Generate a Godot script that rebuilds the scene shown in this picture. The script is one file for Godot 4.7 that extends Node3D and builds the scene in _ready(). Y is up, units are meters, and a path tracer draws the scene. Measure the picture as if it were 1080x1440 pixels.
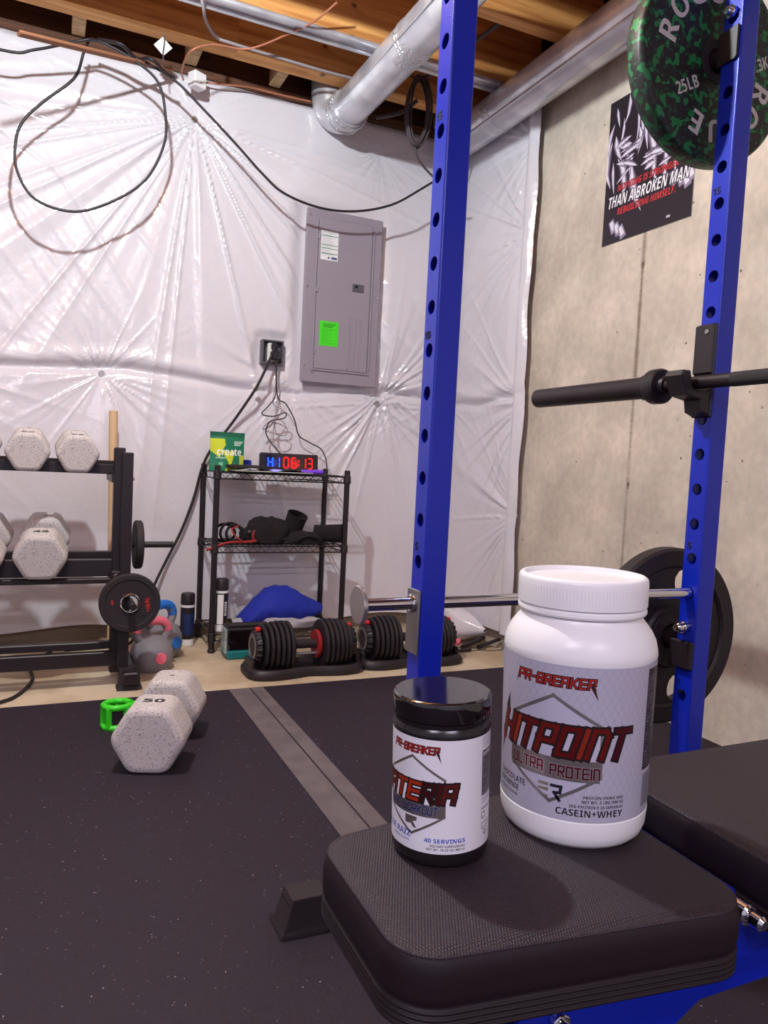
extends Node3D
# A basement home gym: camera, light and exposure first, then the room, the big equipment, the objects, the small details.

var R := RandomNumberGenerator.new()
var M := {}

func _ready() -> void:
	R.seed = 7
	# ---- camera, light, exposure ----
	var cam := Camera3D.new()
	cam.name = "camera"
	var rt := Vector3(0.9092, 0.0496, 0.4135)
	var up := Vector3(-0.0177, 0.9966, -0.0807)
	var fw := Vector3(0.4161, -0.0663, -0.9069)
	cam.transform = Transform3D(Basis(rt, up, -fw).orthonormalized(), Vector3(0, 0.83, 0))
	cam.fov = rad_to_deg(2.0 * atan(720.0 / 1056.5))
	cam.near = 0.05
	cam.far = 40.0
	add_child(cam)
	var we := WorldEnvironment.new()
	we.name = "environment"
	var env := Environment.new()
	env.background_mode = Environment.BG_COLOR
	env.background_color = Color(0, 0, 0)
	env.tonemap_mode = Environment.TONE_MAPPER_LINEAR
	env.tonemap_exposure = 1.0
	env.sdfgi_enabled = true
	env.ssao_enabled = true
	env.ssil_enabled = true
	we.environment = env
	add_child(we)
	make_materials()
	bulb_lamp(Vector3(0.05, 2.475, -1.72), 3.3, Color(0.945, 0.985, 0.995), "white porcelain lampholder with one bare bulb under the ceiling joists")
	unseen_ceiling_light(Vector3(-1.5, 2.44, 1.0), 0.0, 6.3, Color(0.955, 0.93, 1.0), "unseen tube light under the joists at left, placed to light camera-facing sides")
	unseen_ceiling_light(Vector3(0.1, 2.44, 2.1), 0.0, 5.2, Color(0.955, 0.93, 1.0), "unseen tube light far behind the camera, placed to light the tub and jar fronts")
	# ---- the room ----
	build_room()
	build_sheet()
	build_ducts()
	# ---- large equipment ----
	build_power_rack()
	build_bench()
	build_tub()
	build_jar()
	build_dumbbell_rack()
	build_wire_shelf()
	build_adjustable_dumbbells()
	# ---- wall things ----
	build_panel()
	build_poster()
	# ---- small things ----
	build_floor_dumbbell()
	build_shelf_things()
	build_floor_things()
	build_cables()

# ------------------------------------------------------------------ helpers
class MB:
	var v := PackedVector3Array()
	var n := PackedVector3Array()
	var t := PackedVector2Array()
	var xf := Transform3D()

	func tri(a: Vector3, b: Vector3, c: Vector3, na: Vector3, nb: Vector3, nc: Vector3, ua := Vector2(), ub := Vector2(), uc := Vector2()) -> void:
		var g := (b - a).cross(c - a)
		if g.length_squared() < 1e-20:
			return
		var flip := g.dot(na + nb + nc) > 0.0
		var pb := c if flip else b
		var pc := b if flip else c
		v.append_array([xf * a, xf * pb, xf * pc])
		var bs := xf.basis
		n.append_array([(bs * na).normalized(), (bs * (nc if flip else nb)).normalized(), (bs * (nb if flip else nc)).normalized()])
		t.append_array([ua, uc if flip else ub, ub if flip else uc])

	func ftri(a: Vector3, b: Vector3, c: Vector3, out: Vector3) -> void:
		var g := (b - a).cross(c - a).normalized()
		if g.dot(out) < 0.0:
			g = -g
		tri(a, b, c, g, g, g)

	func quad(a: Vector3, b: Vector3, c: Vector3, d: Vector3, out: Vector3, ua := Vector2(0, 1), ub := Vector2(1, 1), uc := Vector2(1, 0), ud := Vector2(0, 0)) -> void:
		var g := (b - a).cross(c - a) + (c - a).cross(d - a)
		if g.dot(out) < 0.0:
			g = -g
		g = g.normalized()
		tri(a, b, c, g, g, g, ua, ub, uc)
		tri(a, c, d, g, g, g, ua, uc, ud)

	# a box with chamfered edges, centred at c
	func box(c: Vector3, s: Vector3, bev := 0.002) -> void:
		var h := s * 0.5
		bev = minf(bev, minf(h.x, minf(h.y, h.z)) * 0.98)
		for ax in 3:
			var u := (ax + 1) % 3
			var w := (ax + 2) % 3
			for sg in [-1.0, 1.0]:
				var p := []
				for k in [[-1, -1], [1, -1], [1, 1], [-1, 1]]:
					var q := Vector3()
					q[ax] = h[ax] * sg
					q[u] = (h[u] - bev) * k[0]
					q[w] = (h[w] - bev) * k[1]
					p.append(c + q)
				var o := Vector3()
				o[ax] = sg
				quad(p[0], p[1], p[2], p[3], o)
		for ax in 3:
			var u := (ax + 1) % 3
			var w := (ax + 2) % 3
			for a in [-1.0, 1.0]:
				for b in [-1.0, 1.0]:
					var p := []
					for k in [-1.0, 1.0]:
						var q := Vector3()
						q[ax] = (h[ax] - bev) * k
						q[u] = h[u] * a
						q[w] = (h[w] - bev) * b
						p.append(c + q)
						q[u] = (h[u] - bev) * a
						q[w] = h[w] * b
						p.append(c + q)
					var o := Vector3()
					o[u] = a
					o[w] = b
					quad(p[0], p[1], p[3], p[2], o)
		for a in [-1.0, 1.0]:
			for b in [-1.0, 1.0]:
				for d in [-1.0, 1.0]:
					var sgn := Vector3(a, b, d)
					var i := h - Vector3.ONE * bev
					ftri(c + Vector3(h.x, i.y, i.z) * sgn, c + Vector3(i.x, h.y, i.z) * sgn, c + Vector3(i.x, i.y, h.z) * sgn, sgn)

	# profile points (radius, y) turned round the y axis; angles of arc in radians
	func lathe(pr: Array, seg := 32, sharp := 35.0, a0 := 0.0, a1 := TAU, vflip := false) -> void:
		var m := pr.size()
		var nn := []
		for i in m - 1:
			var d: Vector2 = pr[i + 1] - pr[i]
			nn.append(Vector2(d.y, -d.x).normalized())
		var len := 0.0
		var cum := [0.0]
		for i in m - 1:
			len += (pr[i + 1] - pr[i]).length()
			cum.append(len)
		for i in m - 1:
			var nA: Vector2 = nn[i]
			var nB: Vector2 = nn[i]
			if i > 0 and absf(rad_to_deg(nn[i].angle_to(nn[i - 1]))) < sharp:
				nA = (nn[i] + nn[i - 1]).normalized()
			if i < m - 2 and absf(rad_to_deg(nn[i].angle_to(nn[i + 1]))) < sharp:
				nB = (nn[i] + nn[i + 1]).normalized()
			var A: Vector2 = pr[i]
			var B: Vector2 = pr[i + 1]
			var va: float = cum[i] / len
			var vb: float = cum[i + 1] / len
			for k in seg:
				var t0 := a0 + (a1 - a0) * k / seg
				var t1 := a0 + (a1 - a0) * (k + 1) / seg
				var d0 := Vector3(sin(t0), 0, cos(t0))
				var d1 := Vector3(sin(t1), 0, cos(t1))
				var p00 := d0 * A.x + Vector3(0, A.y, 0)
				var p01 := d1 * A.x + Vector3(0, A.y, 0)
				var p10 := d0 * B.x + Vector3(0, B.y, 0)
				var p11 := d1 * B.x + Vector3(0, B.y, 0)
				var n00 := d0 * nA.x + Vector3(0, nA.y, 0)
				var n01 := d1 * nA.x + Vector3(0, nA.y, 0)
				var n10 := d0 * nB.x + Vector3(0, nB.y, 0)
				var n11 := d1 * nB.x + Vector3(0, nB.y, 0)
				var u0 := float(k) / seg
				var u1 := float(k + 1) / seg
				tri(p00, p01, p11, n00, n01, n11, Vector2(u0, 1 - va), Vector2(u1, 1 - va), Vector2(u1, 1 - vb))
				tri(p00, p11, p10, n00, n11, n10, Vector2(u0, 1 - va), Vector2(u1, 1 - vb), Vector2(u0, 1 - vb))

	func cyl(a: Vector3, b: Vector3, r: float, seg := 16, bev := 0.001, r2 := -1.0) -> void:
		if r2 < 0.0:
			r2 = r
		var keep := xf
		var L := (b - a).length()
		xf = keep * MB.along(a, b)
		bev = minf(bev, minf(L, minf(r, r2)) * 0.4)
		lathe([Vector2(0, 0), Vector2(r - bev, 0), Vector2(r, bev), Vector2(r2, L - bev), Vector2(r2 - bev, L), Vector2(0, L)], seg, 20.0)
		xf = keep

	# a hollow ring round the axis a-b
	func ring(a: Vector3, b: Vector3, ro: float, ri: float, seg := 24, bev := 0.001) -> void:
		var keep := xf
		var L := (b - a).length()
		xf = keep * MB.along(a, b)
		lathe([Vector2(ri, bev), Vector2(ri + bev, 0), Vector2(ro - bev, 0), Vector2(ro, bev), Vector2(ro, L - bev), Vector2(ro - bev, L), Vector2(ri + bev, L), Vector2(ri, L - bev), Vector2(ri, bev)], seg, 30.0)
		xf = keep

	func turned(a: Vector3, b: Vector3, pr: Array, seg := 24, sharp := 30.0) -> void:
		var keep := xf
		xf = keep * MB.along(a, b)
		lathe(pr, seg, sharp)
		xf = keep

	static func along(a: Vector3, b: Vector3) -> Transform3D:
		var y := (b - a).normalized()
		var x := y.cross(Vector3(0.13, 0.21, 0.97) if absf(y.z) < 0.8 else Vector3(0, 1, 0)).normalized()
		return Transform3D(Basis(x, y, x.cross(y)), a)

	func ball(c: Vector3, r: Vector3, seg := 16, rings := 10) -> void:
		for i in rings:
			for k in seg:
				var q := []
				for e in [[i, k], [i, k + 1], [i + 1, k + 1], [i + 1, k]]:
					var th: float = PI * e[0] / rings
					var ph: float = TAU * e[1] / seg
					q.append(Vector3(sin(th) * sin(ph), cos(th), sin(th) * cos(ph)))
				tri(c + q[0] * r, c + q[1] * r, c + q[2] * r, q[0] / r, q[1] / r, q[2] / r)
				tri(c + q[0] * r, c + q[2] * r, c + q[3] * r, q[0] / r, q[2] / r, q[3] / r)

	# a smooth tube through points
	func tube(pts: Array, r: float, seg := 8, sub := 6, closed := false) -> void:
		var P := MB.smooth(pts, sub, closed)
		var m := P.size()
		var x := Vector3()
		var rings := []
		for i in m:
			var d: Vector3
			if closed:
				d = (P[(i + 1) % m] - P[(i - 1 + m) % m]).normalized()
			else:
				d = (P[mini(i + 1, m - 1)] - P[maxi(i - 1, 0)]).normalized()
			if i == 0:
				x = d.cross(Vector3(0.2, 0.3, 0.9) if absf(d.z) < 0.85 else Vector3(0, 1, 0)).normalized()
			else:
				x = (x - d * x.dot(d)).normalized()
			var y := d.cross(x)
			var rg := []
			for k in seg:
				rg.append(x * cos(TAU * k / seg) + y * sin(TAU * k / seg))
			rings.append(rg)
		for i in (m if closed else m - 1):
			var j := (i + 1) % m
			for k in seg:
				var l := (k + 1) % seg
				var n0: Vector3 = rings[i][k]
				var n1: Vector3 = rings[i][l]
				var n2: Vector3 = rings[j][l]
				var n3: Vector3 = rings[j][k]
				tri(P[i] + n0 * r, P[i] + n1 * r, P[j] + n2 * r, n0, n1, n2)
				tri(P[i] + n0 * r, P[j] + n2 * r, P[j] + n3 * r, n0, n2, n3)
		if not closed:
			for e in [[0, 1], [m - 1, m - 2]]:
				var o: Vector3 = (P[e[0]] - P[e[1]]).normalized()
				for k in seg:
					tri(P[e[0]], P[e[0]] + rings[e[0]][k] * r, P[e[0]] + rings[e[0]][(k + 1) % seg] * r, o, o, o)

	static func smooth(pts: Array, sub: int, closed := false) -> Array:
		if sub <= 1 or pts.size() < 3:
			return pts
		var out := []
		var m := pts.size()
		for i in (m if closed else m - 1):
			var a: Vector3 = pts[(i - 1 + m) % m] if closed else pts[maxi(i - 1, 0)]
			var b: Vector3 = pts[i]
			var c: Vector3 = pts[(i + 1) % m]
			var d: Vector3 = pts[(i + 2) % m] if closed else pts[mini(i + 2, m - 1)]
			for s in sub:
				out.append(b.cubic_interpolate(c, a, d, float(s) / sub))
		if not closed:
			out.append(pts[m - 1])
		return out

	# polygon in the xy plane pushed out along z from z0 to z1, with a chamfer
	func prism(poly: PackedVector2Array, z0: float, z1: float, bev := 0.0) -> void:
		if Geometry2D.is_polygon_clockwise(poly):
			poly.reverse()
		var m := poly.size()
		var inner := PackedVector2Array()
		for i in m:
			var d0 := (poly[i] - poly[(i - 1 + m) % m]).normalized()
			var d1 := (poly[(i + 1) % m] - poly[i]).normalized()
			var n0 := Vector2(-d0.y, d0.x)
			var n1 := Vector2(-d1.y, d1.x)
			var b := (n0 + n1).normalized()
			inner.append(poly[i] + b * bev / maxf(0.4, b.dot(n0)))
		var ix := Geometry2D.triangulate_polygon(inner)
		for e in [[z0, -1.0], [z1, 1.0]]:
			for i in range(0, ix.size(), 3):
				var p := []
				for k in 3:
					p.append(Vector3(inner[ix[i + k]].x, inner[ix[i + k]].y, e[0]))
				ftri(p[0], p[1], p[2], Vector3(0, 0, e[1]))
		for i in m:
			var j := (i + 1) % m
			var d := (poly[j] - poly[i]).normalized()
			var o := Vector3(d.y, -d.x, 0)
			var za := z0 + bev
			var zb := z1 - bev
			quad(Vector3(poly[i].x, poly[i].y, za), Vector3(poly[j].x, poly[j].y, za), Vector3(poly[j].x, poly[j].y, zb), Vector3(poly[i].x, poly[i].y, zb), o)
			if bev > 0.0:
				quad(Vector3(poly[i].x, poly[i].y, zb), Vector3(poly[j].x, poly[j].y, zb), Vector3(inner[j].x, inner[j].y, z1), Vector3(inner[i].x, inner[i].y, z1), o + Vector3(0, 0, 1))
				quad(Vector3(poly[i].x, poly[i].y, za), Vector3(poly[j].x, poly[j].y, za), Vector3(inner[j].x, inner[j].y, z0), Vector3(inner[i].x, inner[i].y, z0), o - Vector3(0, 0, 1))

	# rows of points joined into a smooth skin
	func skin(rows: Array, closed := true, out_from := Vector3.INF) -> void:
		var a := rows.size()
		var b: int = rows[0].size()
		var nm := []
		var cen := Vector3()
		for r in rows:
			for p in r:
				cen += p
		cen /= a * b
		for i in a:
			var q := []
			for k in b:
				var k0 := (k - 1 + b) % b if closed else maxi(k - 1, 0)
				var k1 := (k + 1) % b if closed else mini(k + 1, b - 1)
				var du: Vector3 = rows[i][k1] - rows[i][k0]
				var dv: Vector3 = rows[mini(i + 1, a - 1)][k] - rows[maxi(i - 1, 0)][k]
				q.append(du.cross(dv).normalized())
			nm.append(q)
		var s := 0.0
		for i in a:
			var rc := Vector3()
			for p in rows[i]:
				rc += p
			rc /= b
			for k in b:
				s += nm[i][k].dot((rows[i][k] - rc) if out_from == Vector3.INF else out_from)
		var sg := 1.0 if s >= 0.0 else -1.0
		for i in a - 1:
			for k in (b if closed else b - 1):
				var l := (k + 1) % b
				var u0 := Vector2(float(k) / b, float(i) / (a - 1))
				var u1 := Vector2(float(k + 1) / b, float(i) / (a - 1))
				var u2 := Vector2(float(k + 1) / b, float(i + 1) / (a - 1))
				var u3 := Vector2(float(k) / b, float(i + 1) / (a - 1))
				tri(rows[i][k], rows[i][l], rows[i + 1][l], nm[i][k] * sg, nm[i][l] * sg, nm[i + 1][l] * sg, u0, u1, u2)
				tri(rows[i][k], rows[i + 1][l], rows[i + 1][k], nm[i][k] * sg, nm[i + 1][l] * sg, nm[i + 1][k] * sg, u0, u2, u3)

	func cap(ring_pts: Array, out: Vector3) -> void:
		var c := Vector3()
		for p in ring_pts:
			c += p
		c /= ring_pts.size()
		for k in ring_pts.size():
			tri(c, ring_pts[k], ring_pts[(k + 1) % ring_pts.size()], out, out, out)

	func mesh() -> ArrayMesh:
		var a := []
		a.resize(Mesh.ARRAY_MAX)
		a[Mesh.ARRAY_VERTEX] = v
		a[Mesh.ARRAY_NORMAL] = n
		a[Mesh.ARRAY_TEX_UV] = t
		var m := ArrayMesh.new()
		m.add_surface_from_arrays(Mesh.PRIMITIVE_TRIANGLES, a)
		return m

# a picture computed from polygons, strokes and type: flat print only
class Canvas:
	var img: Image
	var w: int
	var h: int
	static var glyphs := {}

	func _init(ww: int, hh: int, col: Color) -> void:
		w = ww
		h = hh
		img = Image.create_empty(w, h, false, Image.FORMAT_RGB8)
		img.fill(col)

	func tri(a: Vector2, b: Vector2, c: Vector2, col: Color) -> void:
		var y0 := maxi(0, ceili(minf(a.y, minf(b.y, c.y)) - 0.5))
		var y1 := mini(h - 1, floori(maxf(a.y, maxf(b.y, c.y)) - 0.5))
		var e := [[a, b], [b, c], [c, a]]
		for y in range(y0, y1 + 1):
			var yy := y + 0.5
			var lo := 1e9
			var hi := -1e9
			for s in e:
				var p: Vector2 = s[0]
				var q: Vector2 = s[1]
				if (p.y <= yy) != (q.y <= yy):
					var x := p.x + (q.x - p.x) * (yy - p.y) / (q.y - p.y)
					lo = minf(lo, x)
					hi = maxf(hi, x)
			var xa := maxi(0, ceili(lo - 0.5))
			var xb := mini(w, ceili(hi - 0.5))
			if xb > xa:
				img.fill_rect(Rect2i(xa, y, xb - xa, 1), col)

	func poly(p: PackedVector2Array, col: Color) -> void:
		var ix := Geometry2D.triangulate_polygon(p)
		for i in range(0, ix.size(), 3):
			tri(p[ix[i]], p[ix[i + 1]], p[ix[i + 2]], col)

	func stroke(p: Array, wd: float, col: Color, closed := false) -> void:
		var m := p.size()
		for i in (m if closed else m - 1):
			var a: Vector2 = p[i]
			var b: Vector2 = p[(i + 1) % m]
			var d := (b - a).normalized() * wd * 0.5
			var o := Vector2(-d.y, d.x)
			a -= d
			b += d
			tri(a + o, b + o, b - o, col)
			tri(a + o, b - o, a - o, col)

	func disc(c: Vector2, r: float, col: Color) -> void:
		var p := PackedVector2Array()
		for k in 20:
			p.append(c + Vector2.from_angle(TAU * k / 20) * r)
		poly(p, col)

	static func shapes(s: String, bold: bool) -> Array:
		var key := s + ("#" if bold else "")
		if not glyphs.has(key):
			var f := SystemFont.new()
			f.font_names = PackedStringArray(["Droid Sans"])
			f.font_weight = 700 if bold else 400
			var tm := TextMesh.new()
			tm.font = f
			tm.text = s
			tm.font_size = 48
			tm.pixel_size = 1.0 / 34.5
			tm.depth = 0.0
			tm.curve_step = 3.0
			var a := tm.get_mesh_arrays()
			var out := PackedVector2Array()
			var lo := Vector2(1e9, 1e9)
			var hi := -lo
			var vs: PackedVector3Array = a[0]
			var ix: PackedInt32Array = a[Mesh.ARRAY_INDEX]
			for i in ix:
				var q := Vector2(vs[i].x, -vs[i].y)
				out.append(q)
				lo = lo.min(q)
				hi = hi.max(q)
			glyphs[key] = [out, lo, hi]
		return glyphs[key]

	# type of capital height px; align 0 left, 0.5 centre, 1 right; (x, y) is the middle height of the line
	func text(s: String, x: float, y: float, px: float, col: Color, align := 0.5, bold := true, shear := 0.0, wide := 1.0, turn := 0.0, outline := 0.0, ocol := Color.BLACK) -> void:
		var g := Canvas.shapes(s, bold)
		var lo: Vector2 = g[1]
		var hi: Vector2 = g[2]
		var ox := lerpf(lo.x, hi.x, align)
		var oy := (lo.y + hi.y) * 0.5
		var pts := PackedVector2Array()
		for q in g[0]:
			var r: Vector2 = (q - Vector2(ox, oy)) * px
			r.x = r.x * wide - r.y * shear
			pts.append(r.rotated(turn) + Vector2(x, y))
		if outline > 0.0:
			for k in 8:
				var o := Vector2.from_angle(TAU * k / 8) * outline
				for i in range(0, pts.size(), 3):
					tri(pts[i] + o, pts[i + 1] + o, pts[i + 2] + o, ocol)
		for i in range(0, pts.size(), 3):
			tri(pts[i], pts[i + 1], pts[i + 2], col)

	const LET := {
		"H": [[0, 0, 0, 6], [4, 0, 4, 6], [0, 3, 4, 3]], "I": [[0, 0, 0, 6]], "T": [[0, 6, 4, 6], [2, 0, 2, 6]], "P": [[0, 0, 0, 6, 4, 6, 4, 2.6, 0, 2.6]],
		"O": [[0, 0, 4, 0, 4, 6, 0, 6, 0, 0]], "N": [[0, 0, 0, 6, 3, 6, 4, 5, 4, 0]], "M": [[0, 0, 0, 6, 4, 6, 4, 0], [2, 6, 2, 1]], "A": [[0, 0, 0, 6, 4, 6, 4, 0], [0, 2.6, 4, 2.6]],
		"E": [[4, 0, 0, 0, 0, 6, 4, 6], [0, 3, 4, 3]], "R": [[0, 0, 0, 6, 4, 6, 4, 2.8, 0, 2.8], [1.8, 2.8, 4, 0]], "B": [[0, 0, 4, 0, 4, 6, 0, 6, 0, 0], [0, 3, 4, 3]],
		"K": [[0, 0, 0, 6], [4, 6, 1, 3, 4, 0], [0, 3, 1, 3]], "U": [[0, 6, 0, 0, 4, 0, 4, 6]], "L": [[0, 6, 0, 0, 4, 0]], "W": [[0, 6, 0, 0, 4, 0, 4, 6], [2, 0, 2, 5]], "-": [[0.6, 3, 2.6, 3]],
	}

	# square techno lettering: strokes on a 4 x 6 grid; returns the width
	func techno(s: String, x: float, y: float, u: Vector2, wd: float, col, shear := 0.0, outline := 0.0, ocol := Color.BLACK, rise := 0.0) -> void:
		for pass_ in 2:
			var cx := 0.0
			var n := 0
			for ch in s:
				if ch == " ":
					cx += 3.0
					continue
				for st in LET[ch]:
					var p := []
					for i in range(0, st.size(), 2):
						p.append(Vector2(x + (cx + st[i]) * u.x + st[i + 1] * u.y * shear, y - st[i + 1] * u.y - rise * (cx + st[i]) * u.x))
					if pass_ == 0 and outline > 0.0:
						stroke(p, wd + outline * 2.0, ocol)
					elif pass_ == 1:
						stroke(p, wd, col[n % col.size()] if col is Array else col)
				cx += 1.9 if ch == "I" else (4.2 if ch == "-" else 6.0)
				n += 1

	func tex() -> ImageTexture:
		return ImageTexture.create_from_image(img)

func numbered(parent: Node, called: String) -> String:
	if not parent.has_node(NodePath(called)):
		return called
	var k := 1
	while parent.has_node(NodePath("%s_%03d" % [called, k])):
		k += 1
	return "%s_%03d" % [called, k]

func thing(called: String, label: String, category: String, at := Vector3.ZERO, turn := 0.0, group := "") -> Node3D:
	var o := Node3D.new()
	o.name = numbered(self, called)
	add_child(o, true)
	o.position = at
	o.rotation.y = turn
	o.set_meta("label", label)
	o.set_meta("category", category)
	if group:
		o.set_meta("group", group)
	return o

func part(called: String, b: MB, m: Material, parent: Node, label := "") -> MeshInstance3D:
	return put(called, b.mesh(), m, parent, label)

func put(called: String, me: Mesh, m: Material, parent: Node, label := "") -> MeshInstance3D:
	var o := MeshInstance3D.new()
	o.name = numbered(parent, called)
	parent.add_child(o, true)
	o.mesh = me
	o.material_override = m
	if label:
		o.set_meta("label", label)
	return o

func single(called: String, b: MB, m: Material, label: String, category: String, at := Vector3.ZERO, group := "") -> MeshInstance3D:
	var o := part(called, b, m, self, label)
	o.position = at
	o.set_meta("category", category)
	if group:
		o.set_meta("group", group)
	return o

func stuff(o: Node) -> void:
	o.set_meta("kind", "stuff")

func copy(src: Node3D, label: String, at: Vector3) -> Node3D:
	var o: Node3D = src.duplicate()
	var base := src.name.rstrip("0123456789").trim_suffix("_")
	o.name = numbered(self, base)
	add_child(o, true)
	o.position = at
	o.set_meta("label", label)
	return o

func mat(called: String, c: Color, rough := 0.6, metal := 0.0) -> StandardMaterial3D:
	var m := StandardMaterial3D.new()
	m.resource_name = called
	m.albedo_color = c
	m.roughness = rough
	m.metallic = metal
	M[called] = m
	return m

func c8(r: int, g: int, b: int) -> Color:
	return Color(r / 255.0, g / 255.0, b / 255.0)

func noise_tex(freq: float, cols: Array, offs: Array, sz := 512, oct := 4, seed_ := 1, type := FastNoiseLite.TYPE_SIMPLEX_SMOOTH) -> NoiseTexture2D:
	var f := FastNoiseLite.new()
	f.noise_type = type
	f.frequency = freq
	f.fractal_octaves = oct
	f.seed = seed_
	var t := NoiseTexture2D.new()
	t.width = sz
	t.height = sz
	t.seamless = true
	t.noise = f
	var g := Gradient.new()
	g.offsets = PackedFloat32Array(offs)
	g.colors = PackedColorArray(cols)
	t.color_ramp = g
	return t

func tri_map(m: StandardMaterial3D, scale: Vector3, world := false) -> void:
	m.uv1_triplanar = true
	m.uv1_world_triplanar = world
	m.uv1_scale = scale
	m.uv1_triplanar_sharpness = 4.0

func bump(m: StandardMaterial3D, t: Texture2D, cm: float) -> void:
	m.heightmap_enabled = true
	m.heightmap_texture = t
	m.heightmap_scale = cm

func make_materials() -> void:
	var m: StandardMaterial3D
	mat("white_porcelain", c8(235, 232, 225), 0.3)
	mat("galvanised", c8(222, 219, 224), 0.28, 0.5)
	m = M.galvanised
	m.albedo_texture = noise_tex(0.01, [c8(222, 222, 226), c8(255, 255, 255)], [0.3, 0.7], 256, 3, 3)
	tri_map(m, Vector3(1.5, 1.5, 1.5))
	mat("foil_tape", c8(205, 203, 208), 0.33, 0.75)
	bump(M.foil_tape, noise_tex(0.05, [Color.BLACK, Color.WHITE], [0.2, 0.8], 256, 4, 9), 0.25)
	tri_map(M.foil_tape, Vector3(5, 5, 5))
	mat("concrete_floor", c8(212, 192, 165), 0.62)
	m = M.concrete_floor
	m.albedo_texture = noise_tex(0.008, [c8(222, 215, 208), c8(255, 255, 255)], [0.3, 0.7], 512, 5, 5)
	tri_map(m, Vector3(0.7, 0.7, 0.7), true)
	mat("concrete_dark", c8(150, 132, 112), 0.9)
	bump(M.concrete_dark, noise_tex(0.05, [Color.BLACK, Color.WHITE], [0.2, 0.8], 256, 4, 9), 0.3)
	tri_map(M.concrete_dark, Vector3(2, 2, 2), true)
	mat("painted_wall", c8(196, 196, 204), 0.8)
	# lumber: grain runs along the long (x) axis of the joists
	mat("lumber", c8(255, 255, 255), 0.65)
	m = M.lumber
	m.albedo_texture = wood_picture(c8(228, 168, 100), c8(182, 116, 58), 11)
	tri_map(m, Vector3(0.8, 1.6, 0.8))
	mat("dark_lumber", c8(255, 255, 255), 0.75)
	M.dark_lumber.albedo_texture = wood_picture(c8(104, 62, 38), c8(70, 40, 24), 12)  # brown rim and sill wood, darkened further for the shade in the rim bay
	tri_map(M.dark_lumber, Vector3(0.8, 1.6, 0.8))
	mat("block_lumber", c8(255, 255, 255), 0.75)
	M.block_lumber.albedo_texture = wood_picture(c8(214, 180, 136), c8(176, 138, 96), 13)
	tri_map(M.block_lumber, Vector3(2, 4, 2))
	mat("shim_wood", c8(146, 96, 68), 0.75)
	mat("dowel_wood", c8(214, 178, 138), 0.6)
	mat("poly_film", c8(223, 217, 224), 0.21)
	m = M.poly_film
	m.metallic_specular = 0.65
	bump(m, noise_tex(0.035, [Color.BLACK, Color.WHITE], [0.2, 0.8], 512, 3, 21), 0.05)
	tri_map(m, Vector3(1.6, 1.6, 1.6), true)
	# equipment
	mat("blue_paint", c8(12, 38, 176), 0.3)
	M.blue_paint.clearcoat_enabled = true
	M.blue_paint.clearcoat = 0.12
	M.blue_paint.clearcoat_roughness = 0.25
	bump(M.blue_paint, noise_tex(0.12, [Color.BLACK, Color.WHITE], [0.2, 0.8], 256, 2, 6), 0.012)
	tri_map(M.blue_paint, Vector3(8, 8, 8))
	mat("black_paint", c8(34, 23, 28), 0.42)
	mat("black_plastic", c8(34, 24, 30), 0.5)
	mat("black_rubber", c8(38, 27, 33), 0.75)
	mat("black_gloss", c8(22, 14, 18), 0.07)
	M.black_gloss.metallic_specular = 0.75
	mat("deep_black", c8(12, 9, 11), 0.8)
	mat("chrome", c8(222, 220, 224), 0.09, 1.0)
	mat("satin", c8(206, 200, 203), 0.28, 0.9)
	mat("steel", c8(170, 166, 168), 0.35, 0.9)
	mat("cast_iron", c8(36, 24, 28), 0.55)
	bump(M.cast_iron, noise_tex(0.15, [Color.BLACK, Color.WHITE], [0.2, 0.8], 256, 3, 7), 0.03)
	tri_map(M.cast_iron, Vector3(6, 6, 6))
	mat("black_fabric", c8(26, 17, 22), 0.95)
	bump(M.black_fabric, noise_tex(0.2, [Color.BLACK, Color.WHITE], [0.2, 0.8], 256, 2, 8), 0.1)
	tri_map(M.black_fabric, Vector3(6, 6, 6))
	mat("red_accent", c8(205, 36, 34), 0.5)
	mat("red_fabric", c8(160, 44, 40), 0.85)
	mat("dark_red", c8(150, 26, 28), 0.5)
	mat("pink", c8(240, 110, 135), 0.55)
	mat("green_plastic", c8(60, 215, 35), 0.4)
	mat("black_print", c8(24, 18, 22), 0.6)
	mat("white_plastic", c8(240, 236, 238), 0.33)
	M.white_plastic.subsurf_scatter_enabled = true
	M.white_plastic.subsurf_scatter_strength = 0.05
	mat("panel_grey", c8(150, 140, 152), 0.38)
	mat("panel_dark", c8(92, 86, 96), 0.4)
	mat("blue_fabric", c8(22, 40, 158), 0.8)
	mat("mat_rubber", c8(255, 255, 255), 0.68)
	m = M.mat_rubber
	m.metallic_specular = 0.4
	m.albedo_texture = speckle_picture(2048, c8(39, 28, 41), 3000)
	bump(m, noise_tex(0.2, [Color.BLACK, Color.WHITE], [0.2, 0.8], 512, 3, 17), 0.04)
	tri_map(m, Vector3(1.0, 1.0, 1.0), true)
	mat("worn_strip", c8(255, 255, 255), 0.7)
	M.worn_strip.albedo_texture = noise_tex(0.02, [c8(94, 84, 88), c8(106, 95, 98)], [0.3, 0.7], 512, 5, 31)
	tri_map(M.worn_strip, Vector3(0.9, 0.9, 0.9), true)
	mat("vinyl", c8(46, 35, 42), 0.5)
	m = M.vinyl
	m.metallic_specular = 0.42
	m.albedo_texture = null
	bump(m, weave_picture(), 0.06)
	tri_map(m, Vector3(22, 22, 22), true)
	mat("shaded_vinyl", c8(30, 18, 24), 0.55)  # same vinyl, darkened for the shade on the pad sides
	M.shaded_vinyl.metallic_specular = 0.4
	mat("granite", c8(255, 255, 255), 0.72)
	M.granite.albedo_texture = granite_picture()
	tri_map(M.granite, Vector3(4, 4, 4))

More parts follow.
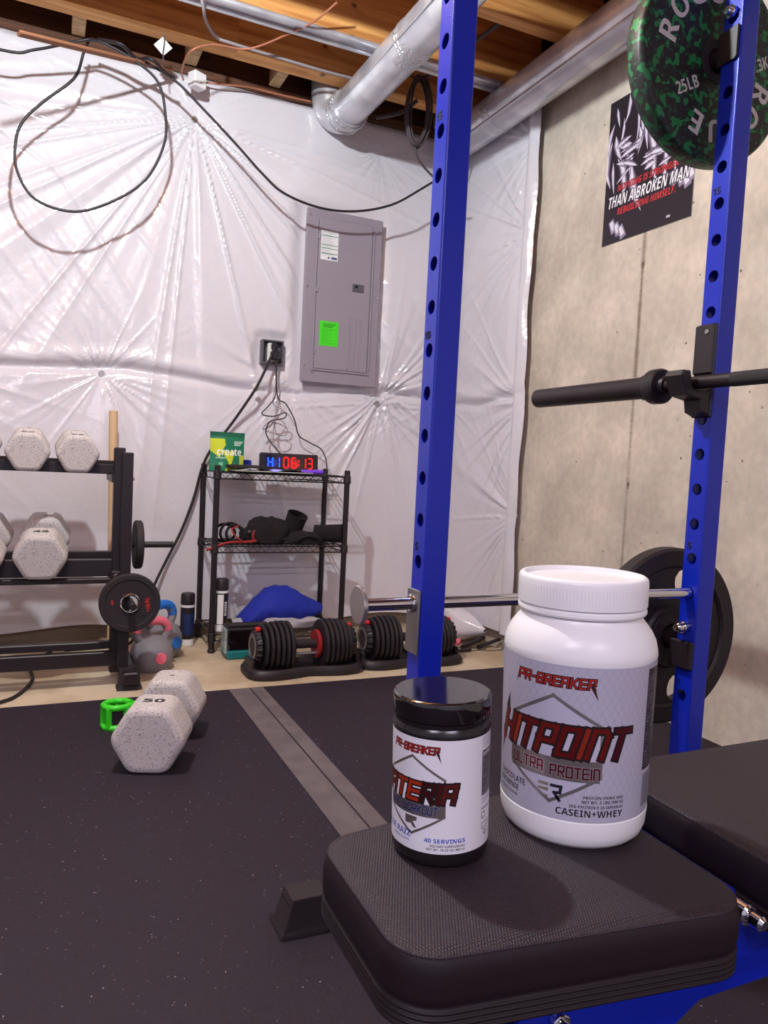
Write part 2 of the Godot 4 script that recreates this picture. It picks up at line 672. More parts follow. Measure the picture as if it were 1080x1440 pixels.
func wood_picture(a: Color, b: Color, sd: int) -> ImageTexture:
	var f := FastNoiseLite.new()
	f.seed = sd
	f.frequency = 0.02
	f.fractal_octaves = 4
	var w := 512
	var h := 256
	var im := Image.create_empty(w, h, false, Image.FORMAT_RGB8)
	var kn := []
	var rr := RandomNumberGenerator.new()
	rr.seed = sd
	for i in 5:
		kn.append(Vector2(rr.randf() * w, rr.randf() * h))
	for y in h:
		for x in w:
			var warp := 0.0
			var dark := 0.0
			for k in kn:
				var d := Vector2(x - k.x, (y - k.y) * 1.6).length()
				if d < 30.0:
					warp += (30.0 - d) * 0.25
					if d < 7.0:
						dark = maxf(dark, 1.0 - d / 7.0)
			var v := f.get_noise_2d(x * 0.12, y * 3.0 + warp * 3.0)
			var c := a.lerp(b, clampf(0.5 + v * 1.2, 0.0, 1.0))
			c = c.lerp(a, 0.35 * (0.5 + 0.5 * sin((y + warp) * 0.35 + f.get_noise_2d(x * 0.3, y) * 4.0)))
			im.set_pixel(x, y, c.lerp(b * 0.45, dark))
	return ImageTexture.create_from_image(im)

func speckle_picture(sz: int, base: Color, n: int) -> ImageTexture:
	var im := Image.create_empty(sz, sz, false, Image.FORMAT_RGB8)
	im.fill(base)
	var rr := RandomNumberGenerator.new()
	rr.seed = 4
	for i in 9000:
		var k := rr.randf_range(-0.012, 0.012)
		im.fill_rect(Rect2i(rr.randi() % sz, rr.randi() % sz, rr.randi_range(4, 26), rr.randi_range(4, 26)), Color(base.r + k, base.g + k, base.b + k))
	for i in n:
		var s := 1 + int(rr.randf() ** 4 * 5.0)
		var k := rr.randf_range(0.25, 0.85)
		im.fill_rect(Rect2i(rr.randi() % sz, rr.randi() % sz, s, maxi(1, s - rr.randi() % 2)), Color(k, k * 0.95, k * 0.96))
	return ImageTexture.create_from_image(im)

func granite_picture() -> ImageTexture:
	var sz := 1024
	var im := Image.create_empty(sz, sz, false, Image.FORMAT_RGB8)
	im.fill(c8(203, 192, 190))
	var rr := RandomNumberGenerator.new()
	rr.seed = 14
	for i in 26000:
		var k := rr.randf_range(-0.09, 0.08)
		im.fill_rect(Rect2i(rr.randi() % sz, rr.randi() % sz, rr.randi_range(2, 8), rr.randi_range(2, 8)), Color(0.79 + k, 0.745 + k, 0.74 + k))
	for i in 7000:
		var k := rr.randf_range(0.14, 0.5)
		var s := 2 + int(rr.randf() ** 3 * 9.0)
		im.fill_rect(Rect2i(rr.randi() % sz, rr.randi() % sz, s, 1 + rr.randi() % s), Color(k, k * 0.92, k * 0.95))
	return ImageTexture.create_from_image(im)

func weave_picture() -> ImageTexture:
	var im := Image.create_empty(128, 128, false, Image.FORMAT_L8)
	for y in 128:
		for x in 128:
			var u := fposmod(x / 8.0 + (0.5 if (y / 8) % 2 else 0.0), 1.0)
			var w := fposmod(y / 8.0, 1.0)
			var k := sin(u * PI) * sin(w * PI)
			im.set_pixel(x, y, Color(k, k, k))
	return ImageTexture.create_from_image(im)

# ------------------------------------------------------------------ lamps
func bulb_lamp(at: Vector3, energy: float, col: Color, label: String) -> void:
	var t := thing("bulb_lamp", label, "lamp", at)
	var b := MB.new()
	b.turned(Vector3.ZERO, Vector3(0, -1, 0), [Vector2(0, 0), Vector2(0.055, 0), Vector2(0.055, 0.008), Vector2(0.03, 0.022), Vector2(0.022, 0.05), Vector2(0, 0.05)], 28)
	part("lampholder", b, M.white_porcelain, t)
	var g := mat("bulb_glow", Color.WHITE, 0.4)
	g.emission_enabled = true
	g.emission = col
	g.emission_energy_multiplier = 6.0
	var s := MB.new()
	s.turned(Vector3(0, -0.05, 0), Vector3(0, -1, 0), [Vector2(0.013, 0), Vector2(0.014, 0.018), Vector2(0.024, 0.04), Vector2(0.03, 0.062), Vector2(0.025, 0.082), Vector2(0.012, 0.093), Vector2(0, 0.095)], 24, 60)
	part("bulb", s, g, t)
	var l := OmniLight3D.new()
	l.name = "bulb_light"
	l.position = Vector3(0, -0.11, 0)
	l.light_color = col
	l.light_energy = energy
	l.light_size = 0.03
	l.omni_range = 12.0
	l.omni_attenuation = 2.0
	l.shadow_enabled = true
	t.add_child(l)

func unseen_ceiling_light(at: Vector3, turn: float, energy: float, col: Color, label: String) -> void:  # out of view behind the camera; lights the sides that face it
	var t := thing("unseen_ceiling_light", label, "unseen ceiling light", at, turn, "unseen tube lights behind the camera")
	var b := MB.new()
	b.box(Vector3.ZERO, Vector3(1.22, 0.03, 0.11), 0.004)
	for x in [-0.45, 0.45]:
		b.cyl(Vector3(x, 0.01, 0), Vector3(x, 0.034, 0), 0.01)
	part("housing", b, M.white_porcelain, t)
	var g := mat("unseen_tube_glow", Color.WHITE, 0.4)
	g.emission_enabled = true
	g.emission = col
	g.emission_energy_multiplier = 2.0
	var s := MB.new()
	s.box(Vector3(0, -0.02, 0), Vector3(1.18, 0.012, 0.09), 0.004)
	part("diffuser", s, g, t)
	var l := AreaLight3D.new()
	l.name = "unseen_tube_light"
	l.area_size = Vector2(1.16, 0.08)
	l.rotation.x = -PI / 2
	l.position = Vector3(0, -0.032, 0)
	l.light_color = col
	l.light_energy = energy
	l.area_range = 12.0
	l.area_attenuation = 2.0
	l.shadow_enabled = true
	t.add_child(l)

# ------------------------------------------------------------------ the room
const ZB := -3.44
const XR := 1.94
const JOISTS := [-3.215, -2.885, -2.475, -2.08, -1.68, -1.28, -0.88, -0.48, -0.08, 0.32, 0.72, 1.12, 1.52, 1.92, 2.32, 2.72]

func structure(called: String, b: MB, m: Material) -> MeshInstance3D:
	var o := part(called, b, m, self)
	o.set_meta("kind", "structure")
	return o

func build_room() -> void:
	var b := MB.new()
	b.box(Vector3(-0.6, -0.075, -0.2), Vector3(5.4, 0.15, 6.9), 0.0)
	structure("floor", b, M.concrete_floor).set_meta("label", "pale tan concrete floor showing behind the mats")
	b = MB.new()
	b.box(Vector3(-0.6, 1.22, ZB - 0.1), Vector3(5.4, 2.44, 0.2), 0.0)
	structure("wall_back", b, M.concrete_dark)
	b = MB.new()
	b.box(Vector3(-3.2, 1.36, -0.2), Vector3(0.2, 2.72, 6.9), 0.0)
	structure("wall_left", b, M.painted_wall)
	b = MB.new()
	b.box(Vector3(-0.6, 1.36, 3.15), Vector3(5.4, 2.72, 0.2), 0.0)
	structure("wall_front", b, M.painted_wall)
	# poured concrete wall on the right: pits, stains and one vertical form seam
	b = MB.new()
	b.box(Vector3(XR + 0.12, 1.22, -0.2), Vector3(0.2, 2.44, 6.9), 0.0)
	b.quad(Vector3(XR, 0, -3.44), Vector3(XR, 0, 0.56), Vector3(XR, 2.44, 0.56), Vector3(XR, 2.44, -3.44), Vector3(-1, 0, 0))
	b.quad(Vector3(XR, 0, 0.56), Vector3(XR, 0, 3.05), Vector3(XR, 2.44, 3.05), Vector3(XR, 2.44, 0.56), Vector3(-1, 0, 0))
	b.quad(Vector3(XR, 2.44, -3.44), Vector3(XR, 2.44, 3.05), Vector3(XR + 0.03, 2.44, 3.05), Vector3(XR + 0.03, 2.44, -3.44), Vector3(0, 1, 0))
	var cm := mat("concrete_wall", Color.WHITE, 0.85)
	cm.albedo_texture = concrete_picture()
	bump(cm, noise_tex(0.03, [Color.BLACK, Color.WHITE], [0.25, 0.75], 512, 5, 19), 0.15)
	structure("wall_right", b, cm).set_meta("label", "bare poured concrete wall with a stained vertical seam")
	# ceiling: subfloor boards, joists, rim board and short blocks
	var c := Node3D.new()
	c.name = "ceiling"
	c.set_meta("kind", "structure")
	c.set_meta("label", "open ceiling of wooden floor joists and subfloor")
	add_child(c, true)
	var k := 0
	for x in range(-3, 3):
		b = MB.new()
		b.box(Vector3(x + 0.35, 2.735, -0.2), Vector3(1.215 if x < 2 else 0.9, 0.02, 6.9), 0.0)
		b.xf = Transform3D()
		if x == 2:
			continue
		part("subfloor_board", b, M.lumber, c)
	for z in JOISTS:
		b = MB.new()
		b.box(Vector3.ZERO, Vector3(5.0, 0.25, 0.085 if k < 2 else 0.06), 0.003)
		part("joist", b, M.lumber, c).position = Vector3(-0.55, 2.6, z)
		k += 1
	b = MB.new()
	b.box(Vector3.ZERO, Vector3(5.4, 0.25, 0.04), 0.002)
	part("rim_board", b, M.dark_lumber, c).position = Vector3(-0.6, 2.6, ZB - 0.06)
	b = MB.new()
	b.box(Vector3.ZERO, Vector3(5.4, 0.035, 0.15), 0.003)
	part("sill_plate", b, M.dark_lumber, c).position = Vector3(-0.6, 2.4575, ZB - 0.04)
	for x in [0.105, 0.55, 0.92, 1.35, 1.75, -0.4, -0.9]:
		b = MB.new()
		b.box(Vector3.ZERO, Vector3(0.05, 0.23, 0.15), 0.003)
		part("blocking", b, M.block_lumber, c).position = Vector3(x, 2.595, -3.335)
	b = MB.new()
	b.box(Vector3(XR + 0.12, 2.6, -0.2), Vector3(0.04, 0.25, 6.9), 0.0)
	b.box(Vector3(XR + 0.08, 2.4575, -0.2), Vector3(0.14, 0.035, 6.9), 0.002)
	part("rim_board", b, M.dark_lumber, c)
	b = MB.new()
	b.box(Vector3(-3.12, 2.6, -0.2), Vector3(0.04, 0.25, 6.9), 0.0)
	part("rim_board", b, M.dark_lumber, c)
	# rubber mats
	b = MB.new()
	b.box(Vector3(-1.21, 0.004, 0.235), Vector3(3.72, 0.008, 5.61), 0.003)
	single("gym_mat", b, M.mat_rubber, "black speckled rubber mat carrying the loose grey dumbbell", "mat")
	b = MB.new()
	b.box(Vector3(1.2975, 0.004, 0.235), Vector3(1.265, 0.008, 5.61), 0.003)
	single("gym_mat", b, M.mat_rubber, "black rubber mat under the blue power rack, right of the worn grey strip", "mat")
	b = MB.new()
	b.box(Vector3(0.672, 0.0095, -0.2), Vector3(0.122, 0.003, 4.72), 0.001)
	var st := single("mat_strip", b, M.worn_strip, "dusty worn grey strip covering the seam between the black mats", "floor strip")
	b = MB.new()
	b.box(Vector3(0.685, 0.0115, -0.2), Vector3(0.004, 0.002, 4.7), 0.0005)
	part("strip_seam", b, M.mat_rubber, st)

func concrete_picture() -> ImageTexture:
	var w := 2048
	var h := 1024
	var f := FastNoiseLite.new()
	f.seed = 23
	f.frequency = 0.006
	f.fractal_octaves = 5
	var fi := f.get_image(w, h, false, false, false)
	var g := FastNoiseLite.new()
	g.seed = 29
	g.frequency = 0.05
	g.fractal_octaves = 3
	var gi := g.get_image(w, h, false, false, false)
	var a := fi.get_data()
	var d := gi.get_data()
	var out := PackedByteArray()
	out.resize(w * h * 3)
	for i in w * h:
		var k := 1.0 + (a[i] - 128) / 128.0 * 0.13 + (d[i] - 128) / 128.0 * 0.05
		out[i * 3] = clampi(int(210 * k), 0, 255)
		out[i * 3 + 1] = clampi(int(195 * k), 0, 255)
		out[i * 3 + 2] = clampi(int(180 * k), 0, 255)
	var im := Image.create_from_data(w, h, false, Image.FORMAT_RGB8, out)
	var rr := RandomNumberGenerator.new()
	rr.seed = 77
	# pits
	for i in 1500:
		var s := 1 + int(rr.randf() ** 7 * 4.0)
		var k := rr.randf_range(0.42, 0.62)
		im.fill_rect(Rect2i(rr.randi() % w, rr.randi() % h, s, maxi(1, s - 1)), Color(k, k * 0.9, k * 0.8))
	# the form seam at z = -2.12 with its rusty weep marks
	var sx := int((-2.12 + 3.44) / 4.0 * w)
	for y in h:
		var wd := 3 + int(3.0 * (0.5 + 0.5 * sin(y * 0.021) * sin(y * 0.057 + 1.0)))
		var t := 0.35 + 0.25 * sin(y * 0.013 + 2.0) + rr.randf() * 0.3
		for x in range(-wd * 2, wd * 2 + 1):
			var e := exp(-pow(float(x) / wd, 2.0)) * t
			if e > 0.03:
				var px := sx + x
				im.set_pixel(px, y, im.get_pixel(px, y).lerp(c8(112, 92, 76), clampf(e, 0.0, 0.85)))
	for q in [[sx, 360, 5], [sx + 2, 690, 5], [sx - 520, 410, 4], [sx + 330, 320, 4], [sx + 420, 705, 3]]:
		for y in range(-q[2], q[2] + 8):
			for x in range(-q[2], q[2]):
				var e := clampf(1.0 - Vector2(x, y if y < 0 else y * 0.5).length() / q[2], 0.0, 1.0)
				im.set_pixel(q[0] + x, q[1] + y, im.get_pixel(q[0] + x, q[1] + y).lerp(c8(80, 62, 50), e))
	return ImageTexture.create_from_image(im)

# ------------------------------------------------------------------ white poly-faced wall blanket
# pin: [along, height, reach, strength]; along = x on the back wall, XR + (z - ZB) round the corner
const PINS := [[0.575, 2.26, 1.35, 1.25], [0.225, 1.142, 0.3, 0.6], [1.495, 1.115, 0.45, 0.8], [0.955, 1.20, 0.3, 0.4], [2.60, 1.857, 0.4, 1.0], [2.62, 1.115, 0.45, 1.0], [2.615, 0.62, 0.4, 0.9], [-0.45, 2.2, 0.6, 0.8], [-0.6, 1.15, 0.5, 0.8], [1.9, 1.18, 0.3, 0.6], [2.60, 2.24, 0.35, 0.9], [1.45, 2.3, 0.3, 0.25], [1.06, 1.16, 0.3, 0.5], [1.53, 1.17, 0.45, 0.8]]
var fa := FastNoiseLite.new()
var fb := FastNoiseLite.new()

func sheet_depth(s: float, y: float) -> float:
	var d := 0.035 + 0.016 * fa.get_noise_2d(s * 60.0, y * 40.0)
	var near := 9.0
	for p in PINS:
		var dx: float = s - p[0]
		var dy: float = y - p[1]
		var r := sqrt(dx * dx + dy * dy)
		near = minf(near, r)
		if r < p[2] * 2.2:
			var an := atan2(dy, dx)
			var w: float = exp(-r / (p[2] * 0.6)) * r / (r + 0.035)
			var id: float = p[0] * 37.0 + p[1] * 91.0
			var fan: float = 1.0
			var kk := 190.0
			if p[2] > 1.0:   # the top pin carries the weight: its folds fan out downwards
				fan = clampf(0.25 - sin(an) * 1.1, 0.12, 1.0)
				kk = 330.0
			w *= fan
			var n1 := fb.get_noise_2d(cos(an) * kk + id, sin(an) * kk + r * 7.0)
			var ridge := 1.0 - minf(1.0, absf(n1) * 3.6)
			d += p[3] * w * (ridge * ridge * 0.028 + 0.008 * fb.get_noise_2d(cos(an) * 420.0 - id, sin(an) * 420.0))
	d += 0.03 * (1.0 - exp(-near / 0.22)) - 0.012
	# long slack folds falling from the top pin to the left, and the lap of the two courses at 1.15 m
	var q := (s - 0.3) * 0.8 + (y - 1.7) * 0.62
	var zone := exp(-pow((s - 0.1) / 0.5, 2.0)) * exp(-pow((y - 1.72) / 0.42, 2.0))
	d += zone * 0.006 * (1.0 - minf(1.0, absf(fb.get_noise_2d(q * 620.0, (s * 0.6 - y) * 40.0)) * 3.0))
	var lap := 1.15 + 0.02 * sin(s * 5.0) + 0.015 * fa.get_noise_1d(s * 90.0)
	d -= 0.022 * exp(-pow((y - lap) / 0.018, 2.0))
	d += 0.010 * exp(-pow((y - lap - 0.05) / 0.03, 2.0))
	d += 0.004 * fb.get_noise_2d(s * 160.0, y * 110.0)
	# gathered round the outlet and the electrical panel
	var pk := smoothstep(0.27, 0.19, absf(s - 1.272)) * smoothstep(0.47, 0.39, absf(y - 1.578))
	d = lerpf(d, minf(d, 0.03), pk)
	var ok := smoothstep(0.10, 0.05, absf(s - 0.952)) * smoothstep(0.11, 0.055, absf(y - 1.305))
	d = lerpf(d, minf(d, 0.022), ok)
	if s > 2.5:
		d = lerpf(d, 0.03, smoothstep(2.5, 2.58, s) * 0.85)
	return maxf(d, 0.004)

func build_sheet() -> void:
	fa.seed = 5
	fa.frequency = 0.02
	fa.fractal_octaves = 2
	fb.seed = 8
	fb.frequency = 0.01
	fb.fractal_octaves = 2
	var t := thing("vapor_barrier", "white plastic-faced insulation blanket pinned over the basement walls", "plastic sheet")
	var ss := []
	var s := -2.95
	while s < -0.6:
		ss.append(s)
		s += 0.06
	while s < 1.9:
		ss.append(s)
		s += 0.0075
	# round the inside corner, then along the right wall to its ragged edge
	var xs := ss.size()
	while s < 2.635:
		ss.append(s)
		s += 0.0075
	var rows := []
	var ny := 316
	for j in ny:
		var row := []
		for i in ss.size():
			var sv: float = ss[i]
			var edge := 0.065 + 0.012 * sin(sv * 9.0) if sv < 1.85 else 0.09
			var y := edge + (2.452 - edge) * j / (ny - 1)
			var d := sheet_depth(sv, y)
			d *= smoothstep(0.0, 0.05, 2.46 - y) * 0.85 + 0.15
			if sv > 2.55:   # the rolled free edge
				d += 0.03 * sin((sv - 2.55) / 0.085 * PI)
			# flat on the back wall, flat on the right wall, a round bend between
			var c := XR - 0.09
			var p: Vector3
			if sv < c:
				p = Vector3(sv, y, ZB + d)
			elif sv < XR + 0.09:
				var a := (sv - c) / 0.18
				var ctr := Vector3(c, y, ZB + 0.09)
				var th := a * PI / 2
				p = ctr + Vector3(sin(th), 0, -cos(th)) * (0.09 - d * 0.5)
				p = p.lerp(Vector3(sv, y, ZB + d), 0.0)
			else:
				p = Vector3(XR - d, y, ZB + (sv - XR))
				if sv > 2.56:
					var wv := 0.006 * sin(y * 7.0) + 0.004 * sin(y * 19.0 + 1.0)
					p.z += wv * (sv - 2.56) / 0.07
			row.append(p)
		rows.append(row)
	var b := MB.new()
	b.skin(rows, false, Vector3(-0.4, 0, 1))
	part("blanket_face", b, M.poly_film, t)
	var k := 0
	for p in PINS:
		if p[0] > XR + 0.1:
			continue
		var q := Vector3(p[0], p[1], ZB + sheet_depth(p[0], p[1]) + 0.001)
		var pb := MB.new()
		pb.cyl(Vector3.ZERO, Vector3(0, 0, 0.004), 0.014, 16, 0.001)
		part("pin", pb, M.steel, t).position = q
		k += 1
		if k >= 3:
			break
	for p in [PINS[4], PINS[5], PINS[6]]:
		var pb := MB.new()
		pb.cyl(Vector3.ZERO, Vector3(-0.004, 0, 0), 0.014, 16, 0.001)
		part("pin", pb, M.steel, t).position = Vector3(XR - sheet_depth(p[0], p[1]) - 0.001, p[1], ZB + p[0] - XR)
	# slack end bundled on the floor in the corner
	var rs := []
	for j in 12:
		var row := []
		for i in 20:
			var a := TAU * i / 20.0
			var u := j / 11.0
			var r := 0.075 * sin(PI * clampf(u * 0.92 + 0.06, 0.0, 1.0)) * (1.0 + 0.35 * fa.get_noise_2d(cos(a) * 60.0 + j * 6.0, sin(a) * 60.0)) + 0.004
			row.append(Vector3(1.86 - 0.06 * sin(u * 3.0), 0.085, -3.24 + u * 0.37) + Vector3(cos(a) * r * 0.9, sin(a) * r, 0))
		rs.append(row)
	b = MB.new()
	b.skin(rs, true)
	part("slack_roll", b, M.poly_film, t)

func build_ducts() -> void:
	# round duct from the rim bay towards the camera
	var t := thing("round_duct", "round galvanised duct with taped seam and elbow, running over the electrical panel", "duct")
	var a := Vector3(1.215, 2.385, -3.24)
	var e := Vector3(1.255, 2.385, 0.6)
	var b := MB.new()
	b.cyl(a, e, 0.077, 40, 0.0)
	part("pipe", b, M.galvanised, t)
	b = MB.new()
	for z in [-2.62, -2.60]:
		b.ring(Vector3(1.223, 2.385, z), Vector3(1.223, 2.385, z + 0.008), 0.081, 0.07, 40, 0.002)
	b.ring(Vector3(1.223, 2.385, -2.68), Vector3(1.224, 2.385, -2.55), 0.0785, 0.07, 40, 0.001)
	part("joint_collar", b, M.foil_tape, t)
	b = MB.new()
	b.tube([a + Vector3(0, 0, 0.03), a + Vector3(0, 0.0, -0.05), a + Vector3(-0.03, 0.03, -0.11), a + Vector3(-0.05, 0.10, -0.12), a + Vector3(-0.05, 0.28, -0.12)], 0.083, 32, 4)
	part("elbow", b, M.galvanised, t)
	b = MB.new()
	b.ring(a + Vector3(0, 0, -0.004), a + Vector3(0, 0, 0.012), 0.092, 0.075, 40, 0.003)
	b.ring(a + Vector3(0, 0, -0.05), a + Vector3(0, 0, -0.042), 0.090, 0.075, 40, 0.003)
	part("elbow_bead", b, M.foil_tape, t)
	b = MB.new()
	b.box(Vector3(1.20, 2.383, -1.3), Vector3(0.01, 0.012, 3.8), 0.002)
	b.xf = Transform3D()
	var sm := part("seam", b, M.galvanised, t)
	sm.position = Vector3(-0.052, -0.02, 0)
	# duct along the concrete wall
	t = thing("round_duct", "long shiny duct running along the top of the concrete wall", "duct")
	b = MB.new()
	b.cyl(Vector3(1.80, 2.385, -3.30), Vector3(1.80, 2.385, 0.8), 0.083, 44, 0.0)
	part("pipe", b, M.galvanised, t)
	b = MB.new()
	for z in [-2.95, -1.75, -0.55]:
		b.ring(Vector3(1.80, 2.385, z), Vector3(1.80, 2.385, z + 0.06), 0.0845, 0.08, 44, 0.0005)
	part("joint_tape", b, M.foil_tape, t)
	b = MB.new()
	b.box(Vector3(1.735, 2.333, -1.25), Vector3(0.008, 0.012, 4.05), 0.002)
	part("seam", b, M.galvanised, t)
	# bright metal channel on the underside of the second joist
	b = MB.new()
	b.box(Vector3(-0.55, 2.471, -2.885), Vector3(4.9, 0.006, 0.082), 0.002)
	for z in [-0.03, 0.03]:
		b.cyl(Vector3(-3.0, 2.466, -2.885 + z), Vector3(1.9, 2.466, -2.885 + z), 0.011, 12)
	single("metal_channel", b, M.galvanised, "grey metal channel fixed along the underside of the second ceiling joist", "metal channel")

# ------------------------------------------------------------------ power rack
const PW := 0.048
const PD := 0.050
const HOLE0 := 0.3475
const PITCH := 0.0762

# an upright whose -x and +x faces are pierced with round holes; local origin at the floor, front (-x) face at x = 0, +z face at z = 0
func upright_mesh(h: float) -> MB:
	var b := MB.new()
	var cr := 0.004
	var cz := -PD / 2
	var rh := 0.0128
	for face in [0.0, PW]:
		var o := Vector3(-1 if face == 0.0 else 1, 0, 0)
		var y := 0.0
		var n := 0
		while y < h - 0.001:
			var yc := HOLE0 + PITCH * n
			var cell_lo := yc - PITCH / 2 if n > 0 else 0.0
			if n == 0:
				b.quad(Vector3(face, 0, -cr), Vector3(face, 0, -PD + cr), Vector3(face, yc - PITCH / 2, -PD + cr), Vector3(face, yc - PITCH / 2, -cr), o)
				cell_lo = yc - PITCH / 2
			var cell_hi := minf(yc + PITCH / 2, h)
			if yc + rh + 0.01 > h:
				b.quad(Vector3(face, cell_lo, -cr), Vector3(face, cell_lo, -PD + cr), Vector3(face, h, -PD + cr), Vector3(face, h, -cr), o)
				break
			var m := 32
			var hw := PD / 2 - cr
			for k in m:
				var q := []
				for kk in [k, k + 1]:
					var a: float = TAU * kk / m
					var d := Vector2(sin(a), cos(a))
					var tz := hw / maxf(1e-6, absf(d.x))
					var ty := ((cell_hi - yc) if d.y > 0.0 else (yc - cell_lo)) / maxf(1e-6, absf(d.y))
					var rr := minf(tz, ty)
					q.append(Vector3(face, yc + d.y * rh, cz + d.x * rh))
					q.append(Vector3(face, yc + d.y * rr, cz + d.x * rr))
				b.quad(q[0], q[1], q[3], q[2], o)
				var inn := Vector3(-o.x * 0.003, 0, 0)
				b.quad(q[0], q[2], q[2] + inn, q[0] + inn, Vector3(0, yc, cz) - Vector3(0, q[0].y, q[0].z))
			# corners that the rays to the cell's edge cut off
			for sz in [-1.0, 1.0]:
				for sy in [-1.0, 1.0]:
					var lim: float = (cell_hi - yc) if sy > 0.0 else (yc - cell_lo)
					var corner := Vector3(face, yc + sy * lim, cz + sz * hw)
					var ac := atan2(hw, lim)
					var st := TAU / m
					var a0: float = floor(ac / st) * st
					var a1: float = a0 + st
					var pa := Vector3(face, yc + sy * lim, cz + sz * lim * tan(a0))
					var pb := Vector3(face, yc + sy * hw / tan(a1), cz + sz * hw)
					b.ftri(pa, corner, pb, o)
			y = cell_hi
			n += 1
	for z in [0.0, -PD]:
		var o := Vector3(0, 0, 1 if z == 0.0 else -1)
		b.quad(Vector3(cr, 0, z), Vector3(PW - cr, 0, z), Vector3(PW - cr, h, z), Vector3(cr, h, z), o)
	# rounded edges
	for e in [[cr, -cr, PI], [cr, -PD + cr, -PI / 2], [PW - cr, -PD + cr, 0.0], [PW - cr, -cr, PI / 2]]:
		for k in 4:
			var a0: float = e[2] - PI / 2 * k / 4.0
			var a1: float = e[2] - PI / 2 * (k + 1) / 4.0
			var n0 := Vector3(cos(a0), 0, sin(a0))
			var n1 := Vector3(cos(a1), 0, sin(a1))
			var c := Vector3(e[0], 0, e[1])
			var t := Vector3(0, h, 0)
			b.tri(c + n0 * cr, c + n1 * cr, c + n1 * cr + t, n0, n1, n1)
			b.tri(c + n0 * cr, c + n1 * cr + t, c + n0 * cr + t, n0, n1, n0)
	b.quad(Vector3(0, h, 0), Vector3(PW, h, 0), Vector3(PW, h, -PD), Vector3(0, h, -PD), Vector3.UP)
	# dark tube wall inside, so that the holes read as holes
	return b

func letters(s: String, cap: float, depth := 0.0006, bold := false) -> ArrayMesh:
	var f := SystemFont.new()
	f.font_names = PackedStringArray(["Droid Sans"])
	f.font_weight = 700 if bold else 400
	var tm := TextMesh.new()
	tm.font = f
	tm.text = s
	tm.font_size = 48
	tm.pixel_size = cap / 34.5
	tm.depth = depth
	tm.curve_step = 3.0
	var a := tm.get_mesh_arrays()
	var m := ArrayMesh.new()
	m.add_surface_from_arrays(Mesh.PRIMITIVE_TRIANGLES, a)
	return m

func build_power_rack() -> void:
	var t := thing("power_rack", "blue steel power rack of two pierced and numbered uprights", "power rack", Vector3(0.6275, 0, -1.184))
	var h := 2.12
	for x in [0.0, 0.6751]:
		var u := part("upright", upright_mesh(h), M.blue_paint, t)
		u.position = Vector3(x, 0, 0)
		for q in [["1", 0], ["5", 4], ["10", 9], ["15", 14]]:
			if x == 0.0 and q[1] == 0:
				continue
			var l := put("stamped_number", letters(q[0], 0.0145, 0.001, true), M.deep_black, u)
			l.rotation.y = -PI / 2
			l.position = Vector3(-0.0003, HOLE0 + PITCH * q[1] + 0.0275, -PD / 2 - 0.008)
	# floor rail with its rubber cap, and the top rail
	var b := MB.new()
	b.box(Vector3(0.3, 0.04, -0.025), Vector3(1.05, 0.05, 0.05), 0.004)
	part("floor_rail", b, M.black_paint, t)
	b = MB.new()
	b.skin([loop4(-0.243, -0.155, -0.062, 0.012, 0.008), loop4(-0.243, -0.155, -0.062, 0.012, 0.018), loop4(-0.236, -0.155, -0.055, 0.005, 0.02), loop4(-0.222, -0.155, -0.052, 0.002, 0.068), loop4(-0.220, -0.157, -0.05, 0.0, 0.07)], true)
	b.cap(loop4(-0.220, -0.157, -0.05, 0.0, 0.07), Vector3.UP)
	part("foot_cap", b, M.black_rubber, t)
	b = MB.new()
	b.box(Vector3(0.36, h + 0.02, -0.025), Vector3(0.80, 0.04, 0.05), 0.004)
	part("top_rail", b, M.blue_paint, t)
	# upper plate peg: bracket on the -x face, bolt, round peg running out of the back
	b = MB.new()
	b.prism(PackedVector2Array([Vector2(-0.054, 1.704), Vector2(-0.009, 1.704), Vector2(-0.004, 1.709), Vector2(-0.004, 1.772), Vector2(-0.054, 1.772)]), -0.006, 0.0, 0.001)
	var br := part("peg_bracket", b, M.black_paint, t)
	br.transform = Transform3D(Basis(Vector3(0, 0, 1), Vector3(0, 1, 0), Vector3(1, 0, 0)), Vector3(0.6745, 0, 0.0))
	b = MB.new()
	b.cyl(Vector3(0.7, 1.738, -0.055), Vector3(0.7, 1.738, -0.30), 0.0245, 28, 0.003)
	part("plate_peg", b, M.black_paint, t)
	b = MB.new()
	b.cyl(Vector3(-0.002, 0, 0), Vector3(-0.011, 0, 0), 0.0145, 6, 0.001)
	b.cyl(Vector3(-0.010, 0, 0), Vector3(-0.02, 0, 0), 0.008, 12, 0.001)
	var bolt := part("bolt", b, M.chrome, t)
	bolt.position = Vector3(0.675, 1.805, -0.026)
	# lower plate peg: saddle bracket and peg, with the pop pin above
	b = MB.new()
	b.box(Vector3(0.668, 0.44, -0.028), Vector3(0.014, 0.062, 0.062), 0.003)
	b.box(Vector3(0.70, 0.44, -0.055), Vector3(0.075, 0.062, 0.012), 0.003)
	part("peg_bracket", b, M.black_paint, t)
	b = MB.new()
	b.cyl(Vector3(0.70, 0.462, -0.05), Vector3(0.70, 0.462, -0.30), 0.0245, 28, 0.003)
	part("plate_peg", b, M.black_paint, t)
	b = MB.new()
	b.cyl(Vector3(0.67, 0.5, -0.026), Vector3(0.645, 0.5, -0.026), 0.011, 20, 0.003)
	b.cyl(Vector3(0.675, 0.5, -0.026), Vector3(0.66, 0.5, -0.026), 0.0135, 20, 0.001)
	part("pop_pin", b, M.chrome, t)
	build_safety_bar()
	build_hook_and_bar()
	build_bumper_plate()
	build_iron_plate()

